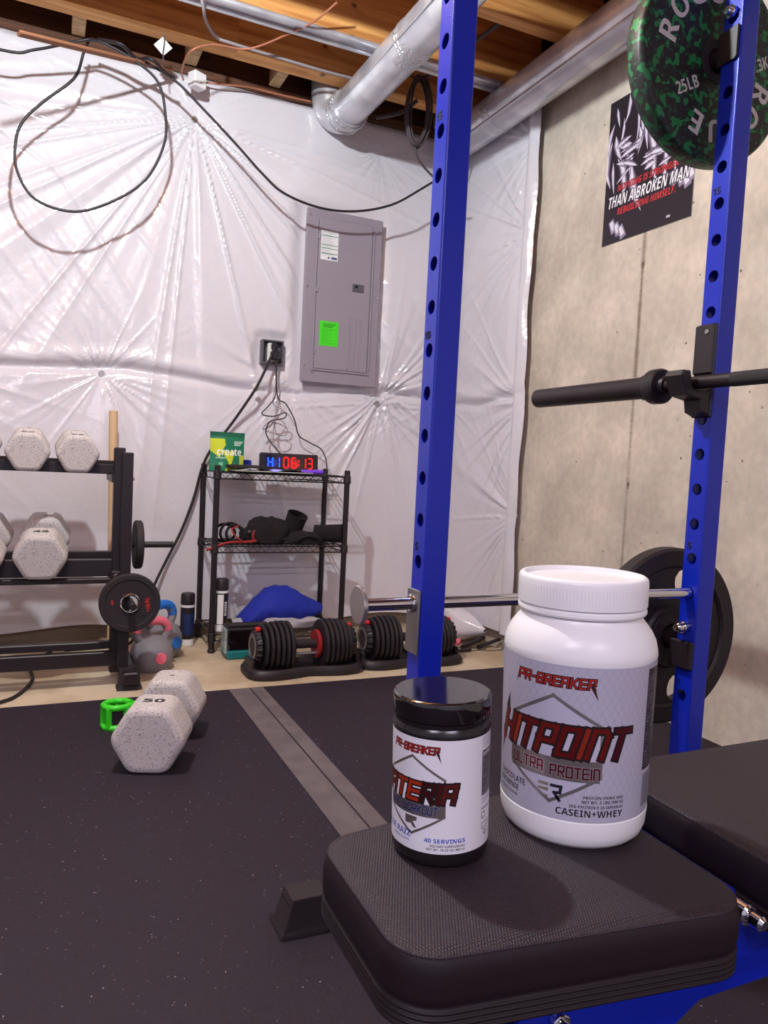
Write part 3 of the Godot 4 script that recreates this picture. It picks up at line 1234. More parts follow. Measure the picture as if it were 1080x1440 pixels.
func loop4(x0: float, x1: float, z0: float, z1: float, y: float) -> Array:
	var out := []
	var r := 0.004
	for q in [[x1 - r, z1 - r, 0.0], [x0 + r, z1 - r, PI / 2], [x0 + r, z0 + r, PI], [x1 - r, z0 + r, PI * 1.5]]:
		for k in 4:
			var a: float = q[2] + PI / 2 * k / 3.0
			out.append(Vector3(q[0] + r * cos(a), y, q[1] + r * sin(a)))
	return out

func build_safety_bar() -> void:
	var t := thing("safety_bar", "chrome safety bar with round end disc passed through the blue uprights", "safety bar", Vector3(0.6275, HOLE0 + PITCH * 3.0, -1.21))
	var b := MB.new()
	b.cyl(Vector3(-0.105, 0, 0), Vector3(0.715, 0, 0), 0.0118, 28, 0.001)
	part("rod", b, M.chrome, t)
	b = MB.new()
	b.cyl(Vector3(-0.116, 0, 0), Vector3(-0.108, 0, 0), 0.0345, 48, 0.0015)
	part("end_disc", b, M.satin, t)
	b = MB.new()
	b.box(Vector3(-0.0035, -0.033, 0), Vector3(0.005, 0.118, 0.046), 0.001)
	part("stop_plate", b, M.steel, t)
	b = MB.new()
	b.ring(Vector3(-0.006, 0, 0), Vector3(-0.013, 0, 0), 0.0165, 0.011, 24, 0.003)
	part("weld_bead", b, M.chrome, t)

func build_hook_and_bar() -> void:
	var t := thing("barbell_hook", "black hook holding the barbell on the right blue upright", "barbell hook", Vector3(1.3026, 1.03, -1.209))
	var b := MB.new()
	b.box(Vector3(-0.005, 0.03, 0), Vector3(0.007, 0.2, 0.054), 0.003)
	part("back_plate", b, M.black_paint, t)
	b = MB.new()
	b.box(Vector3(-0.0115, 0.075, 0), Vector3(0.006, 0.105, 0.052), 0.003)
	part("face_liner", b, M.black_plastic, t)
	b = MB.new()
	b.prism(PackedVector2Array([Vector2(-0.008, -0.068), Vector2(-0.03, -0.06), Vector2(-0.035, -0.035), Vector2(-0.075, -0.028), Vector2(-0.095, 0.012), Vector2(-0.088, 0.024), Vector2(-0.068, 0.024), Vector2(-0.06, -0.008), Vector2(-0.052, -0.0155), Vector2(-0.02, -0.0155), Vector2(-0.008, -0.008)]), -0.025, 0.025, 0.003)
	part("cradle", b, M.black_plastic, t)
	b = MB.new()
	b.cyl(Vector3(-0.0145, 0.112, 0.008), Vector3(-0.0165, 0.112, 0.008), 0.0055, 16)
	part("screw", b, M.steel, t)
	t = thing("barbell", "black barbell with thick bare sleeve resting in the hook", "barbell", Vector3(1.262, 1.0305, 0))
	b = MB.new()
	b.cyl(Vector3(0, -0.002, -1.755), Vector3(0, 0, -1.31), 0.0252, 36, 0.003)
	part("sleeve", b, M.black_paint, t)
	b = MB.new()
	b.turned(Vector3(0, 0, -1.345), Vector3(0, 0, -1.26), [Vector2(0, 0), Vector2(0.026, 0), Vector2(0.029, 0.004), Vector2(0.029, 0.022), Vector2(0.038, 0.026), Vector2(0.0395, 0.03), Vector2(0.0395, 0.052), Vector2(0.036, 0.057), Vector2(0.022, 0.058), Vector2(0.02, 0.07), Vector2(0, 0.07)], 40)
	part("collar", b, M.black_paint, t)
	b = MB.new()
	b.ring(Vector3(0, 0, -1.288), Vector3(0, 0, -1.284), 0.0215, 0.013, 32, 0.001)
	part("end_ring", b, M.chrome, t)
	b = MB.new()
	b.cyl(Vector3(0, 0, -1.30), Vector3(0, 0.004, 0.2), 0.0142, 28, 0.0)
	part("shaft", b, M.black_paint, t)
	var kn := mat("knurl", c8(38, 31, 35), 0.6)
	bump(kn, weave_picture(), 0.08)
	tri_map(kn, Vector3(30, 30, 30))
	b = MB.new()
	for z in [-1.10, -0.86]:
		b.cyl(Vector3(0, 0.0005, z), Vector3(0, 0.001, z + 0.2), 0.0148, 28, 0.0005)
	part("knurling", b, kn, t)
	b = MB.new()
	b.cyl(Vector3(0, 0.004, 0.2), Vector3(0, 0.004, 0.64), 0.0252, 36, 0.003)
	part("sleeve", b, M.black_paint, t)

func camo_picture() -> ImageTexture:
	var n := 1024
	var f := FastNoiseLite.new()
	f.noise_type = FastNoiseLite.TYPE_SIMPLEX
	f.frequency = 0.011
	f.fractal_octaves = 2
	f.seed = 41
	var d := f.get_image(n, n, false, false, false).get_data()
	f.seed = 97
	f.frequency = 0.016
	var e := f.get_image(n, n, false, false, false).get_data()
	var out := PackedByteArray()
	out.resize(n * n * 3)
	for i in n * n:
		var r := 27
		var g := 22
		var bl := 25
		if d[i] > 170:
			r = 20; g = 118; bl = 62
		elif e[i] > 184:
			r = 14; g = 72; bl = 44
		out[i * 3] = r
		out[i * 3 + 1] = g
		out[i * 3 + 2] = bl
	return ImageTexture.create_from_image(Image.create_from_data(n, n, false, Image.FORMAT_RGB8, out))

func arc_word(c: Canvas, s: String, mid: float, r: float, px: float, col: Color, step: float, flip := false) -> void:
	var n := s.length()
	for i in n:
		var a := mid + (i - (n - 1) / 2.0) * step * (-1.0 if flip else 1.0)
		var p := Vector2(512 + sin(a) * r, 512 - cos(a) * r)
		c.text(s[i], p.x, p.y, px, col, 0.5, true, 0.0, 1.1, a + (PI if flip else 0.0))

func build_bumper_plate() -> void:
	var t := thing("bumper_plate", "green and black camouflage bumper plate with white lettering on the upper rack peg", "weight plate", Vector3(1.3275, 1.738 + 0.0, -1.268))
	var rr := 0.214
	var c := Canvas.new(1024, 1024, Color.BLACK)
	c.img = camo_picture().get_image()
	var wh := c8(208, 200, 200)
	arc_word(c, "ROGUE", deg_to_rad(-29), 372, 124, wh, 0.42)
	arc_word(c, "ROGUE", deg_to_rad(152), 372, 124, wh, 0.41)
	c.text("25LB", 512 - 205, 512 + 170, 66, wh, 0.5, true, 0.0, 0.85, deg_to_rad(-28))
	c.text("11.3KG", 512 + 225, 512 - 10, 66, wh, 0.0, true, 0.0, 0.85, deg_to_rad(-28))
	var fm := mat("plate_print", Color.WHITE, 0.5)
	fm.albedo_texture = c.tex()
	var rim := mat("plate_rim", Color.WHITE, 0.5)
	rim.albedo_texture = camo_picture()
	tri_map(rim, Vector3(2.3, 2.3, 2.3))
	var b := MB.new()
	b.turned(Vector3(0, 0, 0), Vector3(0, 0, -0.05), [Vector2(rr - 0.016, 0.0), Vector2(rr - 0.006, 0.001), Vector2(rr - 0.001, 0.006), Vector2(rr, 0.012), Vector2(rr, 0.038), Vector2(rr - 0.005, 0.049), Vector2(0.028, 0.05)], 96, 50)
	b.turned(Vector3(0, 0, 0), Vector3(0, 0, -0.05), [Vector2(0.028, 0.05), Vector2(0.026, 0.03), Vector2(0.026, 0.0)], 40)
	part("tread", b, rim, t)
	b = MB.new()
	for k in 96:
		var a0 := TAU * k / 96
		var a1 := TAU * (k + 1) / 96
		var P := []
		var U := []
		for q in [[a0, 0.045], [a1, 0.045], [a1, rr - 0.016], [a0, rr - 0.016]]:
			P.append(Vector3(sin(q[0]) * q[1], cos(q[0]) * q[1], 0.0))
			U.append(Vector2(0.5 + sin(q[0]) * q[1] / (rr - 0.014) * 0.5, 0.5 - cos(q[0]) * q[1] / (rr - 0.014) * 0.5))
		b.quad(P[0], P[1], P[2], P[3], Vector3(0, 0, 1), U[0], U[1], U[2], U[3])
	part("printed_face", b, fm, t)
	b = MB.new()
	b.ring(Vector3(0, 0, -0.001), Vector3(0, 0, 0.003), 0.046, 0.0258, 40, 0.001)
	part("hub_ring", b, M.black_rubber, t)

func build_iron_plate() -> void:
	var t := thing("iron_plate", "black iron weight plate with cut-out grips on the lower rack peg", "weight plate", Vector3(1.3275, 0.462, -1.285))
	var ro := 0.205
	var b := MB.new()
	b.ring(Vector3(0, 0, 0.012), Vector3(0, 0, -0.030), ro, ro - 0.046, 80, 0.006)
	b.ring(Vector3(0, 0, 0.012), Vector3(0, 0, -0.030), 0.075, 0.0255, 48, 0.006)
	# web with three bean-shaped openings
	for w in 3:
		var mid := deg_to_rad(30.0 + 120.0 * w)
		var half := deg_to_rad(27.0)
		var r0 := 0.07
		var r1 := ro - 0.044
		# solid arm between the openings
		var a0 := mid + half
		var a1 := mid + TAU / 3.0 - half
		_sector(b, a0, a1, r0, r1)
		_sector(b, mid - half, mid + half, r0, 0.098)
		# round the corners of the opening
		for s in [-1.0, 1.0]:
			for rc in [0.098, r1]:
				var p0: Vector2 = Vector2(sin(mid + half * s), cos(mid + half * s)) * rc
				var p1: Vector2 = Vector2(sin(mid + (half - 0.17) * s), cos(mid + (half - 0.17) * s)) * rc
				var p2: Vector2 = Vector2(sin(mid + half * s), cos(mid + half * s)) * (rc + (0.024 if rc < 0.1 else -0.024))
				var poly := PackedVector2Array([p0, p1, p1.lerp(p2, 0.5).lerp(p0, 0.28), p2])
				b.prism(poly, -0.022, 0.004)
	part("casting", b, M.cast_iron, t)
	b = MB.new()
	b.ring(Vector3(0, 0, 0.0115), Vector3(0, 0, 0.0135), 0.06, 0.054, 48, 0.0005)
	part("hub_ridge", b, M.cast_iron, t)

func _sector(b: MB, a0: float, a1: float, r0: float, r1: float) -> void:
	var n := 16
	for k in n:
		var t0 := a0 + (a1 - a0) * k / n
		var t1 := a0 + (a1 - a0) * (k + 1) / n
		var d0 := Vector3(sin(t0), cos(t0), 0)
		var d1 := Vector3(sin(t1), cos(t1), 0)
		for z in [0.004, -0.022]:
			var zz := Vector3(0, 0, z)
			b.quad(d0 * r0 + zz, d1 * r0 + zz, d1 * r1 + zz, d0 * r1 + zz, Vector3(0, 0, signf(z)))
		for r in [[r0, -1.0], [r1, 1.0]]:
			b.quad(d0 * r[0] + Vector3(0, 0, 0.004), d1 * r[0] + Vector3(0, 0, 0.004), d1 * r[0] + Vector3(0, 0, -0.022), d0 * r[0] + Vector3(0, 0, -0.022), d0 * r[1])
	for e in [[a0, a1], [a1, a0]]:
		var d := Vector3(sin(e[0]), cos(e[0]), 0)
		var o := Vector3(sin(e[0]), cos(e[0]), 0) - Vector3(sin(e[1]), cos(e[1]), 0)
		b.quad(d * r0 + Vector3(0, 0, 0.004), d * r1 + Vector3(0, 0, 0.004), d * r1 + Vector3(0, 0, -0.022), d * r0 + Vector3(0, 0, -0.022), o)

# ------------------------------------------------------------------ bench
# rounded outline from corners [x, z, radius], as rings of equal length; inset moves it inwards
func outline(cs: Array, inset: float, y: float, seg := 10, edge := 6) -> Array:
	var m := cs.size()
	var out := []
	for i in m:
		var p := Vector2(cs[i][0], cs[i][1])
		var a := Vector2(cs[(i - 1 + m) % m][0], cs[(i - 1 + m) % m][1])
		var c := Vector2(cs[(i + 1) % m][0], cs[(i + 1) % m][1])
		var da := (a - p).normalized()
		var dc := (c - p).normalized()
		var half := absf(da.angle_to(dc)) / 2
		var r: float = maxf(cs[i][2] - inset, 0.004)
		var ctr := p + (da + dc).normalized() * ((r + inset) / sin(half))
		var f := ctr - da.rotated(signf(da.angle_to(dc)) * PI / 2) * r
		var g := ctr - dc.rotated(-signf(da.angle_to(dc)) * PI / 2) * r
		var a0 := (f - ctr).angle()
		var sw := (f - ctr).angle_to(g - ctr)
		for k in seg + 1:
			out.append(ctr + Vector2.from_angle(a0 + sw * k / seg) * r)
		# points along the straight edge up to the next corner
		var q := Vector2(cs[(i + 1) % m][0], cs[(i + 1) % m][1])
		var e := Vector2(cs[(i + 2) % m][0], cs[(i + 2) % m][1])
		var dq := (p - q).normalized()
		var de := (e - q).normalized()
		var hq := absf(dq.angle_to(de)) / 2
		var r2: float = maxf(cs[(i + 1) % m][2] - inset, 0.004)
		var c2 := q + (dq + de).normalized() * ((r2 + inset) / sin(hq))
		var f2 := c2 - dq.rotated(signf(dq.angle_to(de)) * PI / 2) * r2
		for k in range(1, edge):
			out.append(g.lerp(f2, float(k) / edge))
	var o3 := []
	for q in out:
		o3.append(Vector3(q.x, y, q.y))
	return o3

func pad_mesh(cs: Array, y0: float, y1: float, crown: float) -> Array:
	var side := MB.new()
	var rows := []
	var y := y0
	for k in 4:
		rows.append(outline(cs, 0.0045, y))
		rows.append(outline(cs, 0.0005, y + 0.0012))
		rows.append(outline(cs, 0.0, y + 0.0025))
		rows.append(outline(cs, 0.0008, y + 0.0042))
		y += 0.0052
	rows.append(outline(cs, 0.004, y))
	rows.append(outline(cs, 0.001, y + 0.004))
	rows.append(outline(cs, 0.0, y + 0.010))
	rows.append(outline(cs, 0.0, lerpf(y, y1, 0.6)))
	rows.append(outline(cs, 0.0015, y1 - 0.009))
	rows.append(outline(cs, 0.004, y1 - 0.0045))
	side.skin(rows, true)
	side.cap(outline(cs, 0.0045, y0), Vector3.DOWN)
	var top := MB.new()
	var rt := []
	rt.append(outline(cs, 0.004, y1 - 0.0045))
	rt.append(outline(cs, 0.0035, y1 - 0.002))
	rt.append(outline(cs, 0.0055, y1 - 0.0005))
	rt.append(outline(cs, 0.009, y1 - 0.0012))
	rt.append(outline(cs, 0.014, y1 + 0.001))
	var cen := Vector3()
	var base: Array = outline(cs, 0.014, y1 + 0.001)
	for p in base:
		cen += p
	cen /= base.size()
	for s in [0.92, 0.8, 0.62, 0.4, 0.18, 0.02]:
		var row := []
		for p in base:
			var q: Vector3 = cen + (p - cen) * s
			q.y = y1 + 0.001 + crown * (1.0 - s * s)
			row.append(q)
		rt.append(row)
	top.skin(rt, true, Vector3.UP)
	top.cap(rt[rt.size() - 1], Vector3.UP)
	return [side, top]

func build_bench() -> void:
	var t := thing("weight_bench", "black padded weight bench on a blue frame, carrying the two tubs", "weight bench")
	var seat := [[0.257, -0.487, 0.05], [0.606, -0.443, 0.045], [0.606, -0.742, 0.045], [0.257, -0.692, 0.045]]
	var pm := pad_mesh(seat, 0.382, 0.4465, 0.004)
	var s := part("seat_pad", pm[1], M.vinyl, t)
	part("side_band", pm[0], M.shaded_vinyl, s)
	var back := [[0.652, -0.448, 0.02], [1.42, -0.448, 0.03], [1.42, -0.738, 0.03], [0.652, -0.738, 0.02]]
	pm = pad_mesh(back, 0.39, 0.4575, 0.002)
	s = part("back_pad", pm[1], M.vinyl, t)
	part("side_band", pm[0], M.shaded_vinyl, s)
	# blue frame
	var b := MB.new()
	b.box(Vector3(0.90, 0.285, -0.592), Vector3(1.02, 0.06, 0.06), 0.004)
	part("main_tube", b, M.blue_paint, t)
	b = MB.new()
	b.box(Vector3(0.42, 0.3725, -0.592), Vector3(0.30, 0.02, 0.09), 0.003)
	b.box(Vector3(0.45, 0.345, -0.592), Vector3(0.22, 0.05, 0.05), 0.004)
	part("seat_bracket", b, M.blue_paint, t)
	b = MB.new()
	for z in [-0.545, -0.639]:
		b = MB.new()
		b.prism(PackedVector2Array([Vector2(0.40, 0.255), Vector2(0.50, 0.25), Vector2(0.60, 0.255), Vector2(0.68, 0.30), Vector2(0.70, 0.375), Vector2(0.64, 0.385), Vector2(0.60, 0.37), Vector2(0.52, 0.375), Vector2(0.42, 0.36)]), z - 0.004, z + 0.004, 0.001)
		part("hinge_plate", b, M.blue_paint, t)
	b = MB.new()
	b.box(Vector3(1.0, 0.365, -0.53), Vector3(0.74, 0.05, 0.04), 0.004)
	part("back_frame", b, M.blue_paint, t)
	b = MB.new()
	b.box(Vector3(1.0, 0.365, -0.66), Vector3(0.74, 0.05, 0.04), 0.004)
	part("back_frame", b, M.blue_paint, t)
	b = MB.new()
	b.box(Vector3(0.625, 0.383, -0.60), Vector3(0.05, 0.045, 0.20), 0.006)
	b.cyl(Vector3(0.628, 0.41, -0.72), Vector3(0.628, 0.41, -0.505), 0.016, 20, 0.003)
	part("hinge_tube", b, M.blue_paint, t)
	b = MB.new()
	b.cyl(Vector3(0.628, 0.412, -0.50), Vector3(0.628, 0.412, -0.478), 0.011, 18, 0.002)
	b.cyl(Vector3(0.628, 0.412, -0.478), Vector3(0.628, 0.412, -0.462), 0.0075, 18, 0.003)
	part("hinge_pin", b, M.chrome, t, "bare metal hinge pin")
	b = MB.new()
	b.cyl(Vector3(0.455, 0.31, -0.541), Vector3(0.455, 0.31, -0.532), 0.011, 6, 0.001)
	b.cyl(Vector3(0.455, 0.31, -0.532), Vector3(0.455, 0.31, -0.526), 0.006, 12, 0.001)
	part("bolt", b, M.chrome, t)
	b = MB.new()
	b.box(Vector3(0.42, 0.15, -0.592), Vector3(0.06, 0.27, 0.06), 0.004)
	part("post", b, M.blue_paint, t)
	b = MB.new()
	b.box(Vector3(1.38, 0.15, -0.592), Vector3(0.06, 0.27, 0.06), 0.004)
	part("post", b, M.blue_paint, t)
	b = MB.new()
	b.box(Vector3(0.42, 0.034, -0.592), Vector3(0.06, 0.04, 0.40), 0.004)
	part("cross_foot", b, M.blue_paint, t)
	b = MB.new()
	b.box(Vector3(1.38, 0.034, -0.592), Vector3(0.06, 0.04, 0.60), 0.004)
	part("cross_foot", b, M.blue_paint, t)
	for x in [0.42, 1.38]:
		for z in [-1.0, 1.0]:
			b = MB.new()
			b.box(Vector3(x, 0.02, -0.592 + z * (0.19 if x < 1 else 0.29)), Vector3(0.066, 0.024, 0.04), 0.004)
			part("rubber_foot", b, M.black_rubber, t)

# ------------------------------------------------------------------ the two tubs
# u 0.5 of a label faces the camera; x grows to the right as seen
func label_mesh(pr: Array, seg := 96) -> MB:
	var b := MB.new()
	b.lathe(pr, seg, 60.0, -PI, PI)
	return b

func foil_hex(c: Canvas, mt: Canvas, cx: float, cy: float, hw: float, hh: float, wd: float, foil: Color, fill: Color) -> void:
	var k := hh * 0.47
	var P := [Vector2(cx, cy - hh), Vector2(cx + hw, cy - k), Vector2(cx + hw, cy + k), Vector2(cx, cy + hh), Vector2(cx - hw, cy + k), Vector2(cx - hw, cy - k)]
	c.poly(PackedVector2Array(P), fill)
	mt.poly(PackedVector2Array(P), Color.BLACK)
	for z in [[c, foil], [mt, Color.WHITE]]:
		(z[0] as Canvas).stroke(P, wd, z[1], true)

func brand_word(c: Canvas, x: float, y: float, ux: float, uy: float, wd: float) -> void:
	var red := c8(172, 34, 26)
	c.techno("PR-BREAKER", x, y, Vector2(ux, uy), wd, red, 0.12, wd * 0.62, c8(40, 20, 24))
	var w := ux * 55.0
	c.poly(PackedVector2Array([Vector2(x - ux * 0.8, y - uy * 5), Vector2(x + ux * 0.2, y - uy * 2), Vector2(x - ux * 3.2, y + uy * 5)]), c8(60, 22, 22))
	c.poly(PackedVector2Array([Vector2(x + w + ux * 0.6, y - uy * 5), Vector2(x + w - ux * 1.2, y - uy * 1), Vector2(x + w + ux * 4.6, y + uy * 8)]), c8(60, 22, 22))

func build_tub() -> void:
	var ctr := Vector3(0.536, 0.4505, -0.637)
	var face := atan2(-ctr.x, -ctr.z)   # the side that looks at the camera
	var t := thing("protein_tub", "large white plastic tub with grey label and dark red lettering on the bench seat", "tub", ctr, face)
	t.rotate_object_local(Vector3(0, 0, 1), deg_to_rad(0.9))
	var b := MB.new()
	b.lathe([Vector2(0, 0.004), Vector2(0.058, 0.002), Vector2(0.064, 0.0), Vector2(0.0685, 0.001), Vector2(0.0735, 0.006), Vector2(0.0765, 0.014), Vector2(0.0775, 0.024), Vector2(0.0778, 0.03),
		Vector2(0.0768, 0.0312), Vector2(0.0798, 0.189), Vector2(0.0806, 0.191), Vector2(0.0799, 0.1975), Vector2(0.0778, 0.2065), Vector2(0.0735, 0.215), Vector2(0.0682, 0.222), Vector2(0.0645, 0.2265), Vector2(0.0632, 0.2295), Vector2(0.0625, 0.232), Vector2(0.0625, 0.24), Vector2(0, 0.24)], 112, 40)
	part("body", b, M.white_plastic, t)
	b = MB.new()
	b.lathe([Vector2(0.0635, 0.232), Vector2(0.0665, 0.2325), Vector2(0.0675, 0.2345), Vector2(0.0672, 0.2375), Vector2(0.0655, 0.2385), Vector2(0.0655, 0.24)], 112, 30)
	part("neck_ring", b, M.white_plastic, t)
	b = MB.new()
	b.lathe([Vector2(0.063, 0.2405), Vector2(0.0668, 0.2405), Vector2(0.0678, 0.2415), Vector2(0.0678, 0.2665), Vector2(0.0668, 0.2695), Vector2(0.0645, 0.2712), Vector2(0.0622, 0.2712), Vector2(0.0612, 0.2690), Vector2(0.0606, 0.2665), Vector2(0.045, 0.2660), Vector2(0, 0.2662)], 128, 40)
	for k in 120:   # fine grip ribs
		var a := TAU * k / 120.0
		var d := Vector3(sin(a), 0, cos(a))
		b.xf = Transform3D(Basis(Vector3.UP, a), d * 0.0678)
		b.quad(Vector3(-0.0006, 0.244, 0.0), Vector3(0.0006, 0.244, 0.0), Vector3(0.0006, 0.262, 0.0), Vector3(-0.0006, 0.262, 0.0), Vector3(0, 0, 1))
		b.xf = Transform3D()
	part("lid", b, M.white_plastic, t)
	# label: 2048 px round the tub
	var W := 2048
	var H := 660
	var bg := c8(178, 173, 190)
	var c := Canvas.new(W, H, bg)
	var mt := Canvas.new(W, H, Color.BLACK)
	# scale pattern
	for i in range(-30, 150):
		for s in [-1.0, 1.0]:
			var p := []
			for j in 13:
				var yy := j * 48.4
				p.append(Vector2(i * 34.0 + s * (yy * 0.58) + (700.0 if s < 0.0 else 0.0), yy))
			c.stroke(p, 2.0, c8(160, 155, 174))
	var px := func(deg: float) -> float: return W * (0.5 + deg / 360.0)
	var cx: float = px.call(-16.0)
	foil_hex(c, mt, cx, H * 0.545, 205, H * 0.345, 15, c8(200, 196, 196), c8(184, 179, 200))
	# foil band
	for z in [[c, c8(196, 188, 182)], [mt, Color.WHITE]]:
		(z[0] as Canvas).poly(PackedVector2Array([Vector2(cx - 205, H * 0.60), Vector2(cx + 205, H * 0.60), Vector2(cx + 205, H * 0.74), Vector2(cx - 205, H * 0.74)]), z[1])
	brand_word(c, px.call(-46.0), H * 0.135, 5.9, 6.4, 6.0)
	# main word
	var reds := [c8(150, 34, 24), c8(196, 66, 36), c8(120, 28, 24), c8(134, 32, 26), c8(118, 24, 24), c8(170, 52, 34), c8(128, 30, 26), c8(96, 26, 40)]
	var x0: float = px.call(-66.0)
	for z in [[c, reds, c8(26, 16, 18)], [mt, c8(150, 150, 150), Color.BLACK]]:
		(z[0] as Canvas).techno("HITPOINT", x0, H * 0.575, Vector2(15.4, 19.0), 20.0, z[1], 0.28, 9.0, z[2])
	c.poly(PackedVector2Array([Vector2(x0 - 26, H * 0.70), Vector2(x0 - 22, H * 0.52), Vector2(x0 + 22, H * 0.56)]), c8(26, 16, 18))
	c.poly(PackedVector2Array([Vector2(x0 + 10, H * 0.38), Vector2(x0 + 48, H * 0.38), Vector2(x0 + 44, H * 0.27)]), c8(26, 16, 18))
	c.poly(PackedVector2Array([Vector2(x0 - 19, H * 0.665), Vector2(x0 - 16, H * 0.55), Vector2(x0 + 12, H * 0.56)]), c8(150, 34, 24))
	c.techno("ULTRA", px.call(-50.0), H * 0.705, Vector2(5.6, 7.2), 6.0, c8(150, 26, 36), 0.0, 4.2, c8(236, 226, 230))
	c.techno("PROTEIN", px.call(-16.0), H * 0.715, Vector2(5.6, 7.2), 6.0, c8(150, 26, 36), 0.0, 4.2, c8(236, 226, 230))
	# the foil letter R under the band
	for z in [[c, c8(214, 206, 188)], [mt, Color.WHITE]]:
		var q: Canvas = z[0]
		for yy in [0.0, 17.0]:
			q.poly(PackedVector2Array([Vector2(cx - 52, H * 0.775 + yy * 1.3), Vector2(cx - 6, H * 0.775 + yy * 1.3), Vector2(cx - 6, H * 0.775 + yy * 1.3 + 14), Vector2(cx - 52, H * 0.775 + yy * 1.3 + 14)]), z[1])
		q.poly(PackedVector2Array([Vector2(cx - 40, H * 0.855), Vector2(cx - 8, H * 0.855), Vector2(cx - 8, H * 0.875), Vector2(cx - 40, H * 0.875)]), z[1])
	c.stroke([Vector2(cx + 8, H * 0.785), Vector2(cx + 48, H * 0.785), Vector2(cx + 44, H * 0.825), Vector2(cx + 20, H * 0.83), Vector2(cx + 42, H * 0.875)], 13, c8(30, 26, 44))
	var ink := c8(32, 24, 34)
	c.text("CHOCOLATE", px.call(-71.0), H * 0.83, 26, ink, 0.0, true, 0.0, 0.95)
	c.text("BROWNIE", px.call(-71.0), H * 0.885, 26, ink, 0.0, true, 0.0, 0.95)
	c.text("NATURAL FLAVORS", px.call(-71.0), H * 0.935, 12, ink, 0.0, true)
	var rx: float = px.call(40.0)
	c.text("PROTEIN DRINK MIX", rx, H * 0.835, 12.5, ink, 1.0, true, 0.0, 1.05)
	c.text("NET WT. 2 LBS (948 G)", rx, H * 0.866, 12.5, ink, 1.0, true, 0.0, 1.05)
	c.text("25G PROTEIN X 26 SERVINGS", rx, H * 0.897, 12.5, ink, 1.0, true, 0.0, 1.0)
	c.text("CASEIN+WHEY", rx, H * 0.94, 29, ink, 1.0, true, 0.0, 1.05)
	# fact panel on the right flank
	facts(c, px.call(60.0), px.call(84.0), H * 0.03, H * 0.70, ink, bg)
	for i in 26:
		c.img.fill_rect(Rect2i(int(px.call(62.0)), int(H * 0.73 + i * 5.6), 120 - (i * 13) % 30, 3), c8(60, 50, 62))
	var lm := mat("tub_label", Color.WHITE, 0.34)
	lm.albedo_texture = c.tex()
	lm.metallic = 1.0
	lm.metallic_texture = mt.tex()
	lm.metallic_texture_channel = BaseMaterial3D.TEXTURE_CHANNEL_RED
	part("label", label_mesh([Vector2(0.0774, 0.0315), Vector2(0.0804, 0.1885)], 128), lm, t)

func facts(c: Canvas, x0: float, x1: float, y0: float, y1: float, ink: Color, paper: Color) -> void:
	c.img.fill_rect(Rect2i(int(x0), int(y0), int(x1 - x0), int(y1 - y0)), ink)
	var rr := RandomNumberGenerator.new()
	rr.seed = 3
	var y := y0 + 34.0
	while y < y1 - 8.0:
		var x := x0 + 8.0
		while x < x1 - 10.0:
			var w := rr.randf_range(5.0, 26.0)
			c.img.fill_rect(Rect2i(int(x), int(y), int(minf(w, x1 - 6.0 - x)), 6), paper.lerp(ink, rr.randf_range(0.25, 0.7)))
			x += w + 5.0
		y += 13.0

